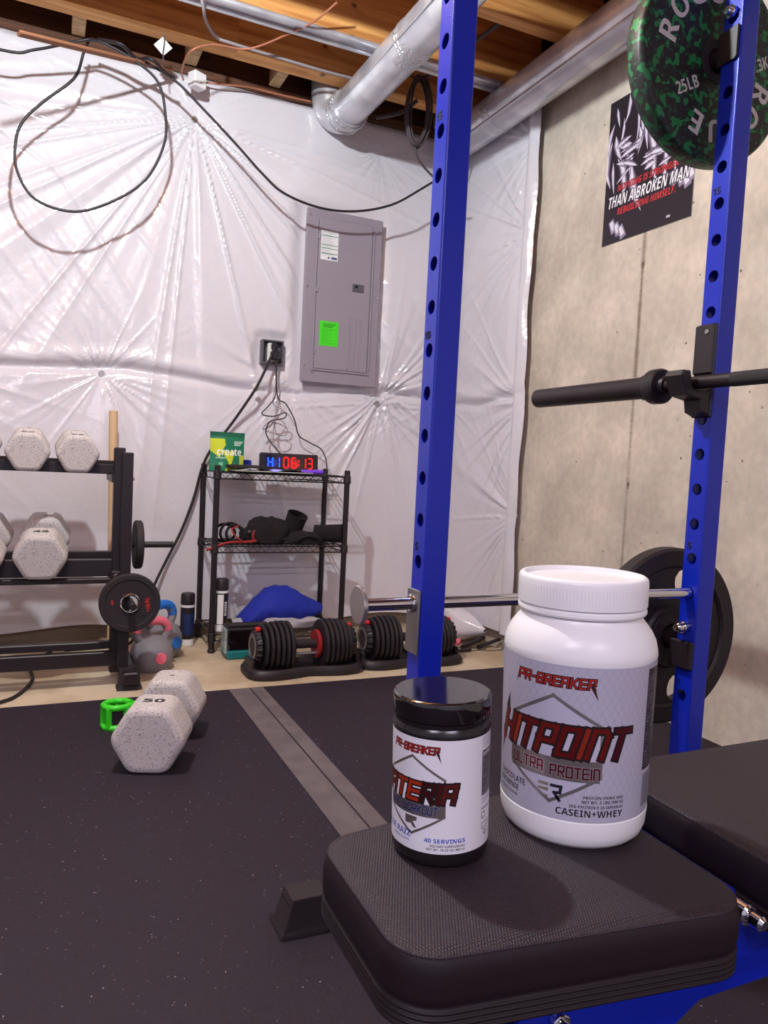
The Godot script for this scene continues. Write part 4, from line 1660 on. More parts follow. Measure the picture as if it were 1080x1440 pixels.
func build_jar() -> void:
	var ctr := Vector3(0.3695, 0.4505, -0.633)
	var face := atan2(-ctr.x, -ctr.z)
	var t := thing("powder_jar", "smaller jar with glossy black lid and white label on the bench seat", "jar", ctr, face)
	t.rotate_object_local(Vector3(0, 0, 1), deg_to_rad(2.0))
	var b := MB.new()
	b.lathe([Vector2(0, 0.002), Vector2(0.042, 0.0), Vector2(0.0455, 0.002), Vector2(0.0475, 0.007), Vector2(0.0482, 0.0145), Vector2(0.0474, 0.0152), Vector2(0.0474, 0.1245), Vector2(0.0484, 0.1252), Vector2(0.0484, 0.1285), Vector2(0.0470, 0.1315), Vector2(0.0462, 0.133), Vector2(0.0470, 0.1345), Vector2(0.0470, 0.137), Vector2(0.045, 0.138), Vector2(0, 0.138)], 96, 40)
	part("body", b, mat("jar_black", c8(30, 24, 28), 0.25), t)
	b = MB.new()
	b.lathe([Vector2(0.045, 0.1385), Vector2(0.0478, 0.1385), Vector2(0.0484, 0.1395), Vector2(0.0484, 0.155), Vector2(0.0478, 0.1575), Vector2(0.0462, 0.1586), Vector2(0.0455, 0.1588), Vector2(0.0450, 0.1588), Vector2(0, 0.1588)], 112, 40)
	part("lid", b, M.black_gloss, t, "glossy black screw lid")
	var W := 2048
	var H := 740
	var c := Canvas.new(W, H, c8(226, 222, 230))
	var mt := Canvas.new(W, H, Color.BLACK)
	var px := func(deg: float) -> float: return W * (0.5 + deg / 360.0)
	var cx: float = px.call(-33.0)
	foil_hex(c, mt, cx, H * 0.51, 222, H * 0.345, 16, c8(206, 198, 186), c8(222, 218, 226))
	for z in [[c, c8(190, 182, 174)], [mt, Color.WHITE]]:
		(z[0] as Canvas).poly(PackedVector2Array([Vector2(cx - 222, H * 0.575), Vector2(cx + 222, H * 0.575), Vector2(cx + 222, H * 0.685), Vector2(cx - 222, H * 0.685)]), z[1])
	brand_word(c, px.call(-63.0), H * 0.125, 6.2, 7.2, 6.6)
	var reds := [c8(96, 24, 22), c8(140, 40, 28), c8(204, 70, 38), c8(214, 62, 36), c8(74, 26, 26), c8(92, 30, 26), c8(110, 38, 30)]
	var x0: float = px.call(-94.0)
	for z in [[c, reds, c8(26, 18, 20)], [mt, c8(150, 150, 150), Color.BLACK]]:
		(z[0] as Canvas).techno("MATERIA", x0, H * 0.545, Vector2(17.4, 18.0), 23.0, z[1], 0.22, 11.0, z[2])
	c.techno("PRE-WORKOUT", px.call(-68.0), H * 0.66, Vector2(6.0, 8.0), 6.0, c8(34, 60, 180), 0.1, 3.5, c8(225, 225, 240))
	for z in [[c, c8(210, 202, 186)], [mt, Color.WHITE]]:
		var q: Canvas = z[0]
		q.poly(PackedVector2Array([Vector2(cx - 50, H * 0.70), Vector2(cx + 40, H * 0.70), Vector2(cx + 40, H * 0.735), Vector2(cx + 10, H * 0.745), Vector2(cx + 40, H * 0.80), Vector2(cx + 14, H * 0.80), Vector2(cx - 10, H * 0.76), Vector2(cx - 10, H * 0.775), Vector2(cx - 50, H * 0.775)]), z[1])
	var bl := c8(30, 62, 176)
	c.text("BLUE RAZZ", px.call(-34.0), H * 0.865, 40, bl, 1.0, true, 0.0, 1.0)
	c.text("NATURAL FLAVORS", px.call(-36.0), H * 0.925, 13, bl, 1.0, true)
	c.text("40 SERVINGS", px.call(31.0), H * 0.885, 28, bl, 1.0, true, 0.0, 1.15)
	c.text("DIETARY SUPPLEMENT", px.call(31.0), H * 0.93, 15, c8(50, 40, 54), 1.0, true, 0.0, 1.05)
	c.text("NET WT. 16.23 OZ (460 G)", px.call(31.0), H * 0.963, 15, c8(50, 40, 54), 1.0, true, 0.0, 1.05)
	var ink := c8(34, 26, 36)
	var fx0: float = px.call(56.0)
	var fx1: float = px.call(92.0)
	for i in 6:
		c.img.fill_rect(Rect2i(int(fx0), int(H * 0.02 + i * 13), int(fx1 - fx0), 3), c8(110, 100, 112))
	facts(c, fx0, fx1, H * 0.14, H * 0.55, ink, c8(216, 212, 220))
	c.img.fill_rect(Rect2i(int(fx0), int(H * 0.14), int(fx1 - fx0), 46), ink)
	c.text("SUPPLEMENT FACTS", fx0 + 6, H * 0.14 + 24, 29, c8(228, 224, 230), 0.0, true)
	for i in 4:
		c.img.fill_rect(Rect2i(int(fx0), int(H * 0.57 + i * 11), 180 - i * 30, 3), c8(90, 80, 92))
	c.text("POWERED BY", fx0, H * 0.665, 20, ink, 0.0)
	c.stroke([Vector2(fx0 + 6, H * 0.70), Vector2(fx0 + 46, H * 0.70), Vector2(fx0 + 46, H * 0.75), Vector2(fx0 + 6, H * 0.75)], 6, ink, true)
	c.stroke([Vector2(fx0 + 10, H * 0.80), Vector2(fx0 + 90, H * 0.79), Vector2(fx0 + 90, H * 0.84), Vector2(fx0 + 10, H * 0.85)], 5, ink, true)
	c.disc(Vector2(fx0 + 50, H * 0.89), 17, ink)
	c.disc(Vector2(fx0 + 50, H * 0.89), 9, c8(226, 222, 230))
	var lm := mat("jar_label", Color.WHITE, 0.36)
	lm.albedo_texture = c.tex()
	lm.metallic = 1.0
	lm.metallic_texture = mt.tex()
	lm.metallic_texture_channel = BaseMaterial3D.TEXTURE_CHANNEL_RED
	part("label", label_mesh([Vector2(0.0481, 0.0155), Vector2(0.0481, 0.1242)], 112), lm, t)

# ------------------------------------------------------------------ electrical panel and poster
func build_panel() -> void:
	var t := thing("electrical_panel", "grey metal electrical panel with a green sticker on the white plastic wall", "electrical panel", Vector3(1.272, 1.578, ZB + 0.02))
	var hw := 0.19
	var hh := 0.395
	var b := MB.new()
	b.box(Vector3(0, 0, 0.027), Vector3(hw * 2 - 0.024, hh * 2 - 0.024, 0.054), 0.003)
	part("box", b, M.panel_grey, t)
	b = MB.new()
	b.box(Vector3(0, 0, 0.058), Vector3(hw * 2, hh * 2, 0.014), 0.005)
	part("cover", b, M.panel_grey, t)
	# raised frame rails round the door
	b = MB.new()
	for q in [[-0.138, 0.0, 0.010, 0.70], [0.145, 0.01, 0.010, 0.66]]:
		b.box(Vector3(q[0], q[1], 0.067), Vector3(q[2], q[3], 0.008), 0.003)
	b.box(Vector3(0.0, -0.335, 0.067), Vector3(0.30, 0.010, 0.008), 0.003)
	part("frame_rail", b, M.panel_grey, t)
	b = MB.new()
	b.box(Vector3(0.003, 0.015, 0.068), Vector3(0.268, 0.69, 0.008), 0.004)
	var door := part("door", b, M.panel_grey, t)
	for x in [0.035, 0.062, 0.088]:
		b = MB.new()
		b.box(Vector3(x, -0.20, 0.0725), Vector3(0.012, 0.24, 0.004), 0.0018)
		part("pressed_rib", b, M.panel_grey, door)
	b = MB.new()
	b.box(Vector3(0.072, 0.062, 0.0735), Vector3(0.058, 0.036, 0.006), 0.002)
	part("latch_plate", b, M.panel_dark, door)
	b = MB.new()
	b.box(Vector3(0.061, 0.067, 0.0775), Vector3(0.014, 0.012, 0.003), 0.001)
	part("latch_slide", b, M.deep_black, door)
	var scr := MB.new()
	scr.ball(Vector3.ZERO, Vector3(0.006, 0.006, 0.004), 12, 6)
	for q in [[-0.175, 0.365], [0.172, 0.345], [-0.175, 0.04], [0.172, 0.03], [-0.175, -0.315], [0.172, -0.345]]:
		part("screw", scr, M.chrome, t).position = Vector3(q[0], q[1], 0.066)
	for y in [0.27, 0.03, -0.25]:
		b = MB.new()
		b.cyl(Vector3(-0.131, y - 0.011, 0.073), Vector3(-0.131, y + 0.011, 0.073), 0.0045, 12, 0.001)
		part("hinge", b, M.panel_grey, t)
	# printed stickers
	var c := Canvas.new(256, 400, c8(232, 230, 232))
	for i in 22:
		c.img.fill_rect(Rect2i(14, 16 + i * 15, 200 - (i * 37) % 90, 5), c8(170, 168, 176))
	for y in [64, 190, 236, 306]:
		c.img.fill_rect(Rect2i(8, y, 240, 9), c8(60, 130, 84))
	c.img.fill_rect(Rect2i(160, 350, 84, 34), c8(80, 90, 140))
	c.disc(Vector2(120, 368), 14, c8(50, 50, 60))
	sticker("paper_sticker", c, Vector3(-0.079, 0.235, 0.0725), Vector2(0.084, 0.132), t, "white printed sticker")
	c = Canvas.new(256, 340, c8(66, 224, 24))
	for i in 3:
		c.img.fill_rect(Rect2i(44, 34 + i * 20, 170 - i * 20, 10), c8(36, 110, 22))
	for i in 10:
		c.img.fill_rect(Rect2i(26, 108 + i * 21, 190 - (i * 53) % 110, 5), c8(48, 150, 26))
	sticker("green_sticker", c, Vector3(-0.064, -0.165, 0.0725), Vector2(0.092, 0.113), t, "bright green inspection sticker")
	# outlet box with its plugs, left below the panel
	t = thing("outlet_box", "dark outlet box with plugged-in cords set in the white plastic wall", "outlet", Vector3(0.952, 1.305, ZB + 0.022))
	b = MB.new()
	for q in [[-0.047, 0.0, 0.008, 0.10], [0.047, 0.0, 0.008, 0.10], [0.0, 0.051, 0.102, 0.008], [0.0, -0.051, 0.102, 0.008]]:
		b.box(Vector3(q[0], q[1], 0.022), Vector3(q[2], q[3], 0.044), 0.002)
	b.box(Vector3(0, 0, 0.006), Vector3(0.1, 0.1, 0.008), 0.001)
	part("box", b, M.panel_dark, t)
	b = MB.new()
	b.box(Vector3(-0.004, 0, 0.026), Vector3(0.036, 0.086, 0.02), 0.005)
	part("receptacle", b, M.white_porcelain, t)
	b = MB.new()
	b.box(Vector3(0.004, 0.026, 0.048), Vector3(0.026, 0.03, 0.026), 0.006)
	b.cyl(Vector3(0.004, 0.022, 0.055), Vector3(-0.002, 0.0, 0.066), 0.006, 12)
	part("plug", b, M.black_plastic, t)
	b = MB.new()
	b.box(Vector3(0.006, -0.016, 0.055), Vector3(0.036, 0.04, 0.034), 0.005)
	part("plug", b, M.black_plastic, t)

func sticker(called: String, c: Canvas, at: Vector3, sz: Vector2, parent: Node, label: String) -> void:
	var b := MB.new()
	var h := sz * 0.5
	b.box(Vector3(0, 0, -0.0004), Vector3(sz.x, sz.y, 0.0006), 0.0)
	b.quad(Vector3(-h.x, -h.y, 0), Vector3(h.x, -h.y, 0), Vector3(h.x, h.y, 0), Vector3(-h.x, h.y, 0), Vector3(0, 0, 1))
	var m := mat(called + "_print", Color.WHITE, 0.55)
	m.albedo_texture = c.tex()
	part(called, b, m, parent, label).position = at

func build_poster() -> void:
	# a motto poster; the drawn figure of the original is left out for plain light brush strokes
	var W := 860
	var H := 1060
	var c := Canvas.new(W, H, c8(34, 22, 34))
	var rr := RandomNumberGenerator.new()
	rr.seed = 12
	var pale := c8(226, 220, 232)
	var lil := c8(150, 134, 160)
	var dim := c8(92, 76, 100)
	for i in 26:
		var x := rr.randf_range(40.0, 820.0)
		var y := rr.randf_range(-40.0, 520.0)
		var ln := rr.randf_range(160.0, 420.0)
		var wd := rr.randf_range(16.0, 62.0)
		var a := rr.randf_range(1.2, 1.75)
		var d := Vector2.from_angle(a) * ln
		var o := d.orthogonal().normalized() * wd
		var p := Vector2(x, y)
		var bend := d.orthogonal() * rr.randf_range(-0.16, 0.16)
		for s in [[1.0, dim], [0.72, lil], [0.42, pale]]:
			c.poly(PackedVector2Array([p, p + d * 0.3 + bend + o * s[0] * 0.8, p + d * 0.65 + bend + o * s[0] * 0.6, p + d, p + d * 0.65 + bend - o * s[0] * 0.6, p + d * 0.3 + bend - o * s[0] * 0.8]), s[1])
	for i in 30:
		var p := Vector2(rr.randf_range(40.0, 700.0), rr.randf_range(330.0, 640.0))
		var d := Vector2.from_angle(rr.randf_range(-0.6, 0.5)) * rr.randf_range(90.0, 230.0)
		var o := d.orthogonal().normalized() * rr.randf_range(18.0, 44.0)
		for q in [[1.0, dim], [0.7, lil], [0.4, pale]]:
			c.poly(PackedVector2Array([p, p + d * 0.35 + o * q[0], p + d * 0.75 + o * q[0] * 0.7, p + d, p + d * 0.6 - o * q[0] * 0.5, p + d * 0.25 - o * q[0] * 0.4]), q[1])
	for i in 7:
		var p := Vector2([60.0, 110.0, 160.0, 640.0, 700.0, 750.0, 790.0][i], [900.0, 930.0, 960.0, 720.0, 745.0, 770.0, 735.0][i])
		c.poly(PackedVector2Array([p, p + Vector2(48, -24), p + Vector2(96, 70), p + Vector2(38, 96)]), lil)
		c.poly(PackedVector2Array([p + Vector2(12, 6), p + Vector2(42, -8), p + Vector2(74, 50), p + Vector2(42, 70)]), pale)
	var red := c8(214, 44, 50)
	c.text("NOTHING IS STRONGER", W * 0.5, 664, 46, red, 0.5, true, 0.18, 0.82, 0.0, 3.0, c8(34, 22, 34))
	c.text("THAN A BROKEN MAN", W * 0.5, 752, 80, c8(244, 240, 246), 0.5, true, 0.18, 0.67, 0.0, 7.0, c8(34, 22, 34))
	c.text("REBUILDING HIMSELF.", W * 0.5, 838, 46, red, 0.5, true, 0.18, 0.82, 0.0, 3.0, c8(34, 22, 34))
	c.img.fill_rect(Rect2i(640, 1000, 34, 16), c8(200, 190, 200))
	var m := mat("poster_print", Color.WHITE, 0.45)
	m.albedo_texture = c.tex()
	var b := MB.new()
	var z0 := -2.346
	var z1 := -1.91
	var y0 := 1.692
	var y1 := 2.222
	b.box(Vector3(XR - 0.002, (y0 + y1) / 2, (z0 + z1) / 2), Vector3(0.0015, y1 - y0, z1 - z0), 0.0003)
	var o := single("wall_poster", b, M.white_porcelain, "dark motto poster with red and white lettering on the concrete wall", "poster")
	b = MB.new()
	b.quad(Vector3(XR - 0.0031, y0, z0), Vector3(XR - 0.0031, y0, z1), Vector3(XR - 0.0031, y1, z1), Vector3(XR - 0.0031, y1, z0), Vector3(-1, 0, 0))
	part("printed_sheet", b, m, o)

# ------------------------------------------------------------------ dumbbells
# hexagonal head along -z from z0 to z1, flats up and down; r is the corner radius
func hex_rows(r: float, z0: float, z1: float, rnd: float) -> Array:
	var rows := []
	for q in [[r * 0.80, z0], [r * 0.90, z0 - rnd * 0.12], [r * 0.965, z0 - rnd * 0.45], [r, z0 - rnd], [r, z1 + rnd], [r * 0.965, z1 + rnd * 0.45], [r * 0.88, z1 + rnd * 0.1], [r * 0.78, z1]]:
		var row := []
		var cr: float = 0.22
		for k in 6:
			var a := TAU * k / 6.0
			var p := Vector2(cos(a), sin(a))
			var pn := Vector2(cos(a + TAU / 6), sin(a + TAU / 6))
			var pp := Vector2(cos(a - TAU / 6), sin(a - TAU / 6))
			var s0 := p.lerp(pp, cr)
			var s1 := p.lerp(pn, cr)
			for j in 5:
				var u := j / 4.0
				var e := s0.lerp(p, u).lerp(p.lerp(s1, u), u)
				row.append(Vector3(e.x * q[0], e.y * q[0], q[1]))
		rows.append(row)
	return rows

func dumbbell(label: String, r: float, head: float, grip: float, mark: String, group := "") -> Node3D:
	var t := thing("hex_dumbbell", label, "dumbbell", Vector3.ZERO, 0.0, group)
	var L := head * 2 + grip
	for s in [0.0, 1.0]:
		var z0: float = L / 2 - s * (head + grip)
		var b := MB.new()
		var rows := hex_rows(r, z0, z0 - head, r * 0.16)
		b.skin(rows, true)
		b.cap(rows[0], Vector3(0, 0, 1))
		b.cap(rows[rows.size() - 1], Vector3(0, 0, -1))
		part("head", b, M.granite, t)
		var l := put("cast_number", letters(mark if s == 0.0 else "-", r * 0.26, 0.001, true), M.black_print, t)
		l.transform = Transform3D(Basis(Vector3(1.5, 0, 0), Vector3(0, 0, -1), Vector3(0, 1, 0)), Vector3(0, r * 0.866 + 0.0004, z0 - head * 0.5))
	var h := MB.new()
	h.cyl(Vector3(0, 0, -grip / 2 - 0.01), Vector3(0, 0, grip / 2 + 0.01), r * 0.24, 24, 0.0)
	part("handle", h, M.granite, t)
	return t

func build_floor_dumbbell() -> void:
	var t := dumbbell("pale speckled dumbbell marked 50 lying alone on the black mat", 0.099, 0.135, 0.10, "50")
	var d := Vector3(0.135, 0, -0.37).normalized()
	t.position = Vector3(0.256, 0.008 + 0.099 * 0.866, -1.925) + d * 0.185
	t.rotation.y = atan2(-d.x, -d.z)

func build_dumbbell_rack() -> void:
	var t := thing("dumbbell_rack", "black steel dumbbell rack against the white plastic wall", "dumbbell rack", Vector3(0.28, 0, -2.80))
	var X0 := -1.25
	var b := MB.new()
	# right hand end frame: front post, rear post
	b = MB.new()
	b.box(Vector3(-0.010, 0.445, 0.075), Vector3(0.036, 0.75, 0.055), 0.003)
	part("front_post", b, M.black_paint, t)
	b = MB.new()
	b.box(Vector3(-0.032, 0.44, 0.03), Vector3(0.036, 0.79, 0.05), 0.003)
	part("rear_post", b, M.black_paint, t)
	b = MB.new()
	b.box(Vector3(X0, 0.45, 0.05), Vector3(0.05, 0.76, 0.06), 0.003)
	part("front_post", b, M.black_paint, t)
	# feet
	for x in [0.012, X0]:
		b = MB.new()
		b.box(Vector3(x, 0.045, -0.03), Vector3(0.05, 0.04, 0.36), 0.004)
		part("foot_tube", b, M.black_paint, t)
		b = MB.new()
		var f := Vector3(x, 0, 0.12)
		b.skin([loop4(x - 0.042, x + 0.042, 0.075, 0.132, 0.0), loop4(x - 0.042, x + 0.042, 0.075, 0.132, 0.008), loop4(x - 0.036, x + 0.036, 0.075, 0.125, 0.012), loop4(x - 0.034, x + 0.034, 0.075, 0.117, 0.075)], true)
		b.cap(loop4(x - 0.034, x + 0.034, 0.075, 0.117, 0.075), Vector3.UP)
		part("foot_cap", b, M.black_rubber, t)
	# tiers: two rails each, tipped forwards, with end brackets
	for q in [[0.757, -0.03], [0.415, 0.03]]:
		for z in [0.0, -0.13]:
			b = MB.new()
			b.box(Vector3((X0 - 0.03) / 2, q[0] + (0.012 if z < 0.0 else 0.0), q[1] + z), Vector3(-X0 - 0.02, 0.034 if q[0] > 0.6 else 0.06, 0.022), 0.003)
			part("tier_rail", b, M.black_paint, t)
		b = MB.new()
		b.box(Vector3(-0.04, q[0] - 0.025, q[1] - 0.06), Vector3(0.03, 0.04, 0.24), 0.003)
		part("tier_bracket", b, M.black_paint, t)
		for k in 2:
			b = MB.new()
			b.cyl(Vector3(-0.038, q[0] - 0.02 - k * 0.05, q[1] + 0.055 - k * 0.01), Vector3(-0.038, q[0] - 0.02 - k * 0.05, q[1] + 0.068 - k * 0.01), 0.009, 6, 0.001)
			part("bolt", b, M.chrome, t)
	b = MB.new()
	b.box(Vector3((X0 - 0.03) / 2, 0.372, 0.045), Vector3(-X0 - 0.02, 0.018, 0.03), 0.003)
	part("lower_lip", b, M.black_paint, t)
	b = MB.new()
	b.box(Vector3((X0 - 0.01) / 2, 0.142, 0.03), Vector3(-X0, 0.025, 0.03), 0.003)
	part("cross_bar", b, M.black_paint, t)
	b = MB.new()
	b.box(Vector3((X0 - 0.01) / 2, 0.10, 0.06), Vector3(-X0, 0.05, 0.03), 0.003)
	part("cross_bar", b, M.black_paint, t)
	b = MB.new()
	b.cyl(Vector3(0.007, 0.73, 0.075), Vector3(0.015, 0.73, 0.075), 0.007, 6, 0.001)
	part("bolt", b, M.chrome, t)
	# pegs: one straight to the front, one out of the side
	b = MB.new()
	b.cyl(Vector3(0.006, 0.308, 0.10), Vector3(0.006, 0.308, 0.215), 0.0125, 20, 0.002)
	part("plate_peg", b, M.black_paint, t)
	b = MB.new()
	b.cyl(Vector3(0.02, 0.492, 0.0), Vector3(0.165, 0.492, 0.0), 0.0115, 20, 0.002)
	part("plate_peg", b, M.black_paint, t)
	# plates on the pegs
	var p := thing("rack_plate", "small black plate with chrome hub and red marks on the dumbbell rack front", "weight plate", Vector3(0.286, 0.305, -2.695))
	b = MB.new()
	b.turned(Vector3(0, 0, 0), Vector3(0, 0, 1), [Vector2(0.026, 0.0), Vector2(0.096, 0.0), Vector2(0.101, 0.004), Vector2(0.101, 0.024), Vector2(0.097, 0.03), Vector2(0.083, 0.03), Vector2(0.080, 0.027), Vector2(0.036, 0.025), Vector2(0.034, 0.028), Vector2(0.026, 0.028), Vector2(0.026, 0.0)], 64, 25)
	part("disc", b, M.black_rubber, p)
	b = MB.new()
	b.ring(Vector3(0, 0, 0.002), Vector3(0, 0, 0.032), 0.0335, 0.0255, 48, 0.003)
	part("hub_ring", b, M.chrome, p, "chrome hub ring")
	for q in [["5", -0.058, 0.004, PI / 2 - 1.6], ["PRO", 0.058, -0.012, -1.3], ["5", 0.056, 0.012, -1.2]]:
		var l := put("printed_mark", letters(q[0], 0.014, 0.0006, true), M.red_accent, p)
		l.position = Vector3(q[1], q[2], 0.0262)
		l.rotation.z = q[3]
	p = thing("rack_plate", "small black plate seen edge-on, on the side peg of the dumbbell rack", "weight plate", Vector3(0.307, 0.492, -2.80))
	b = MB.new()
	b.turned(Vector3(0, 0, 0), Vector3(1, 0, 0), [Vector2(0.013, 0.0), Vector2(0.082, 0.0), Vector2(0.087, 0.004), Vector2(0.087, 0.022), Vector2(0.082, 0.027), Vector2(0.07, 0.027), Vector2(0.066, 0.023), Vector2(0.03, 0.023), Vector2(0.028, 0.03), Vector2(0.013, 0.03), Vector2(0.013, 0.0)], 56, 25)
	part("disc", b, M.black_rubber, p)
	b = MB.new()
	b.ring(Vector3(0.001, 0, 0), Vector3(0.033, 0, 0), 0.0235, 0.0125, 32, 0.002)
	part("hub_ring", b, M.steel, p)
	# dumbbells on the tiers
	var sm := dumbbell("pale speckled dumbbell at the right end of the upper tier", 0.0735, 0.095, 0.11, "25", "dumbbells on the upper tier")
	sm.position = Vector3(0.114, 0.818, -2.915)
	sm.rotation = Vector3(deg_to_rad(5.0), 0.0, 0)
	var c := copy(sm, "pale speckled dumbbell second from the right end on the upper tier", Vector3(-0.042, 0.818, -2.915))
	c.rotation = sm.rotation
	c = copy(sm, "pale speckled dumbbell cut by the left picture edge on the upper tier", Vector3(-0.198, 0.818, -2.915))
	c.rotation = sm.rotation
	var lg := dumbbell("larger pale speckled dumbbell at the right end of the lower tier", 0.0885, 0.12, 0.11, "45", "dumbbells on the lower tier")
	lg.position = Vector3(0.012, 0.486, -2.86)
	lg.rotation = Vector3(deg_to_rad(9.0), -0.06, 0)
	c = copy(lg, "larger pale speckled dumbbell cut by the left picture edge on the lower tier", Vector3(-0.178, 0.486, -2.86))
	c.rotation = lg.rotation
	# wooden dowel leaning behind the rack
	b = MB.new()
	b.cyl(Vector3.ZERO, Vector3(-0.012, 0.985, -0.05), 0.0175, 24, 0.002)
	single("wooden_dowel", b, M.dowel_wood, "pale wooden dowel standing upright behind the dumbbell rack", "stick", Vector3(0.278, 0.0, -3.24))

# ------------------------------------------------------------------ wire shelf
func build_wire_shelf() -> void:
	var t := thing("wire_shelf", "black three-tier wire shelf standing against the white plastic wall", "wire shelf", Vector3(0.948, 0, -3.245))
	var hx := 0.288
	var hz := 0.143
	for x in [-hx, hx]:
		for z in [-hz, hz]:
			var b := MB.new()
			b.cyl(Vector3(x, 0.012, z), Vector3(x, 0.785, z), 0.0125, 20, 0.002)
			for k in 30:
				b.ring(Vector3(x, 0.03 + k * 0.0254, z), Vector3(x, 0.0325 + k * 0.0254, z), 0.0131, 0.012, 16, 0.0005)
			b.cyl(Vector3(x, 0.0, z), Vector3(x, 0.014, z), 0.016, 16, 0.003)
			part("post", b, M.black_paint, t)
	for y in [0.755, 0.447, 0.075]:
		var b := MB.new()
		for z in [-hz, hz]:
			for dy in [0.0, -0.026]:
				b.cyl(Vector3(-hx, y + dy, z), Vector3(hx, y + dy, z), 0.003, 8, 0.0)
			var zz := []
			for k in 33:
				zz.append(Vector3(-hx + 2 * hx * k / 32.0, y - (0.003 if k % 2 else 0.023), z))
			b.tube(zz, 0.0018, 5, 1)
		for x in [-hx, hx]:
			for dy in [0.0, -0.026]:
				b.cyl(Vector3(x, y + dy, -hz), Vector3(x, y + dy, hz), 0.003, 8, 0.0)
		part("shelf_edge", b, M.black_paint, t)
		b = MB.new()
		for k in 23:
			var x := -hx + 0.02 + (2 * hx - 0.04) * k / 22.0
			b.cyl(Vector3(x, y + 0.004, -hz), Vector3(x, y + 0.004, hz), 0.0017, 6, 0.0)
		for z in [-0.05, 0.05]:
			b.cyl(Vector3(-hx, y, z), Vector3(hx, y, z), 0.003, 8, 0.0)
		stuff(part("shelf_wires", b, M.black_paint, t))
		for x in [-hx, hx]:
			for z in [-hz, hz]:
				b = MB.new()
				b.cyl(Vector3(x, y - 0.03, z), Vector3(x, y + 0.008, z), 0.0175, 18, 0.003, 0.0155)
				part("post_sleeve", b, M.black_plastic, t)

# ------------------------------------------------------------------ dial dumbbells on their trays
func adjustable(label: String, at: Vector3, turn: float) -> void:
	var t := thing("adjustable_dumbbell", label, "dumbbell", at + Vector3(0, 0.108, 0), turn, "adjustable dumbbells")
	var b := MB.new()
	for s in [-1.0, 1.0]:
		for k in 6:
			var r: float = [0.098, 0.1, 0.1, 0.098, 0.094, 0.088][k]
			var x: float = s * (0.062 + k * 0.0195)
			b = MB.new()
			b.turned(Vector3(x, -0.005, 0), Vector3(x + s * 0.017, -0.005, 0), [Vector2(0.02, 0.0), Vector2(r * 0.82, 0.0), Vector2(r * 0.86, -0.0005), Vector2(r - 0.004, 0.001), Vector2(r, 0.005), Vector2(r, 0.011), Vector2(r - 0.004, 0.015), Vector2(r * 0.8, 0.015), Vector2(r * 0.72, 0.0125), Vector2(0.02, 0.0125)], 48, 30)
			part("weight_disc", b, M.black_plastic, t)
		b = MB.new()
		b.cyl(Vector3(s * 0.178, 0, 0), Vector3(s * 0.205, 0, 0), 0.062, 36, 0.006, 0.056)
		for k in 16:
			var a := TAU * k / 16.0
			b.cyl(Vector3(s * 0.18, cos(a) * 0.058, sin(a) * 0.058), Vector3(s * 0.203, cos(a) * 0.054, sin(a) * 0.054), 0.0075, 10, 0.002)
		part("dial", b, M.black_plastic, t)
		b = MB.new()
		b.ring(Vector3(s * 0.205, 0, 0), Vector3(s * 0.2065, 0, 0), 0.05, 0.036, 36, 0.0005)
		part("dial_scale", b, M.steel, t)
		b = MB.new()
		b.box(Vector3(s * 0.186, 0.067, 0.0), Vector3(0.018, 0.016, 0.026), 0.004)
		part("selector_tab", b, M.red_accent, t, "red selector tab")
		b = MB.new()
		b.ring(Vector3(s * 0.046, -0.003, 0), Vector3(s * 0.06, -0.003, 0), 0.056, 0.02, 40, 0.003)
		part("inner_guard", b, M.dark_red if s > 0.0 else M.black_plastic, t)
	b = MB.new()
	b.turned(Vector3(-0.062, 0, 0), Vector3(0.062, 0, 0), [Vector2(0.0, 0.0), Vector2(0.02, 0.0), Vector2(0.017, 0.02), Vector2(0.0185, 0.062), Vector2(0.017, 0.104), Vector2(0.02, 0.124), Vector2(0, 0.124)], 24, 40)
	part("grip", b, M.black_rubber, t)
	b = MB.new()
	b.cyl(Vector3(-0.06, -0.036, 0.012), Vector3(0.06, -0.036, 0.012), 0.007, 14, 0.001)
	part("lower_rod", b, M.steel, t)
	# tray
	t = thing("dumbbell_tray", "black moulded tray under the " + ("left" if at.x < 1.2 else "right") + " of the two dial dumbbells", "tray", at, turn, "trays of the adjustable dumbbells")
	b = MB.new()
	var rows := []
	for q in [[0.225, 0.105, 0.0], [0.235, 0.112, 0.006], [0.235, 0.112, 0.022], [0.225, 0.105, 0.036], [0.215, 0.095, 0.04], [0.205, 0.085, 0.03], [0.19, 0.075, 0.016], [0.02, 0.02, 0.014]]:
		var row := []
		for k in 64:
			var a := TAU * k / 64.0
			var e := Vector2(signf(cos(a)) * pow(absf(cos(a)), 0.45), signf(sin(a)) * pow(absf(sin(a)), 0.45))
			var waist := 1.0 - 0.26 * exp(-pow(e.x / 0.35, 2.0)) * (1.0 if q[1] > 0.05 else 0.0)
			row.append(Vector3(e.x * q[0], q[2], e.y * q[1] * waist))
		rows.append(row)
	b.skin(rows, true)
	b.cap(rows[0], Vector3.DOWN)
	part("base", b, M.black_plastic, t)
	for s in [-1.0, 1.0]:
		b = MB.new()
		b.box(Vector3(s * 0.213, 0.04, 0.0), Vector3(0.016, 0.05, 0.10), 0.005)
		part("end_wall", b, M.black_plastic, t)

func build_adjustable_dumbbells() -> void:
	adjustable("black dial dumbbell with red accents on the tray below the wire shelf, left one", Vector3(0.945, 0.0, -2.75), deg_to_rad(1.0))
	adjustable("black dial dumbbell on a tray, right one, behind the left blue upright", Vector3(1.408, 0.0, -2.77), deg_to_rad(-1.0))

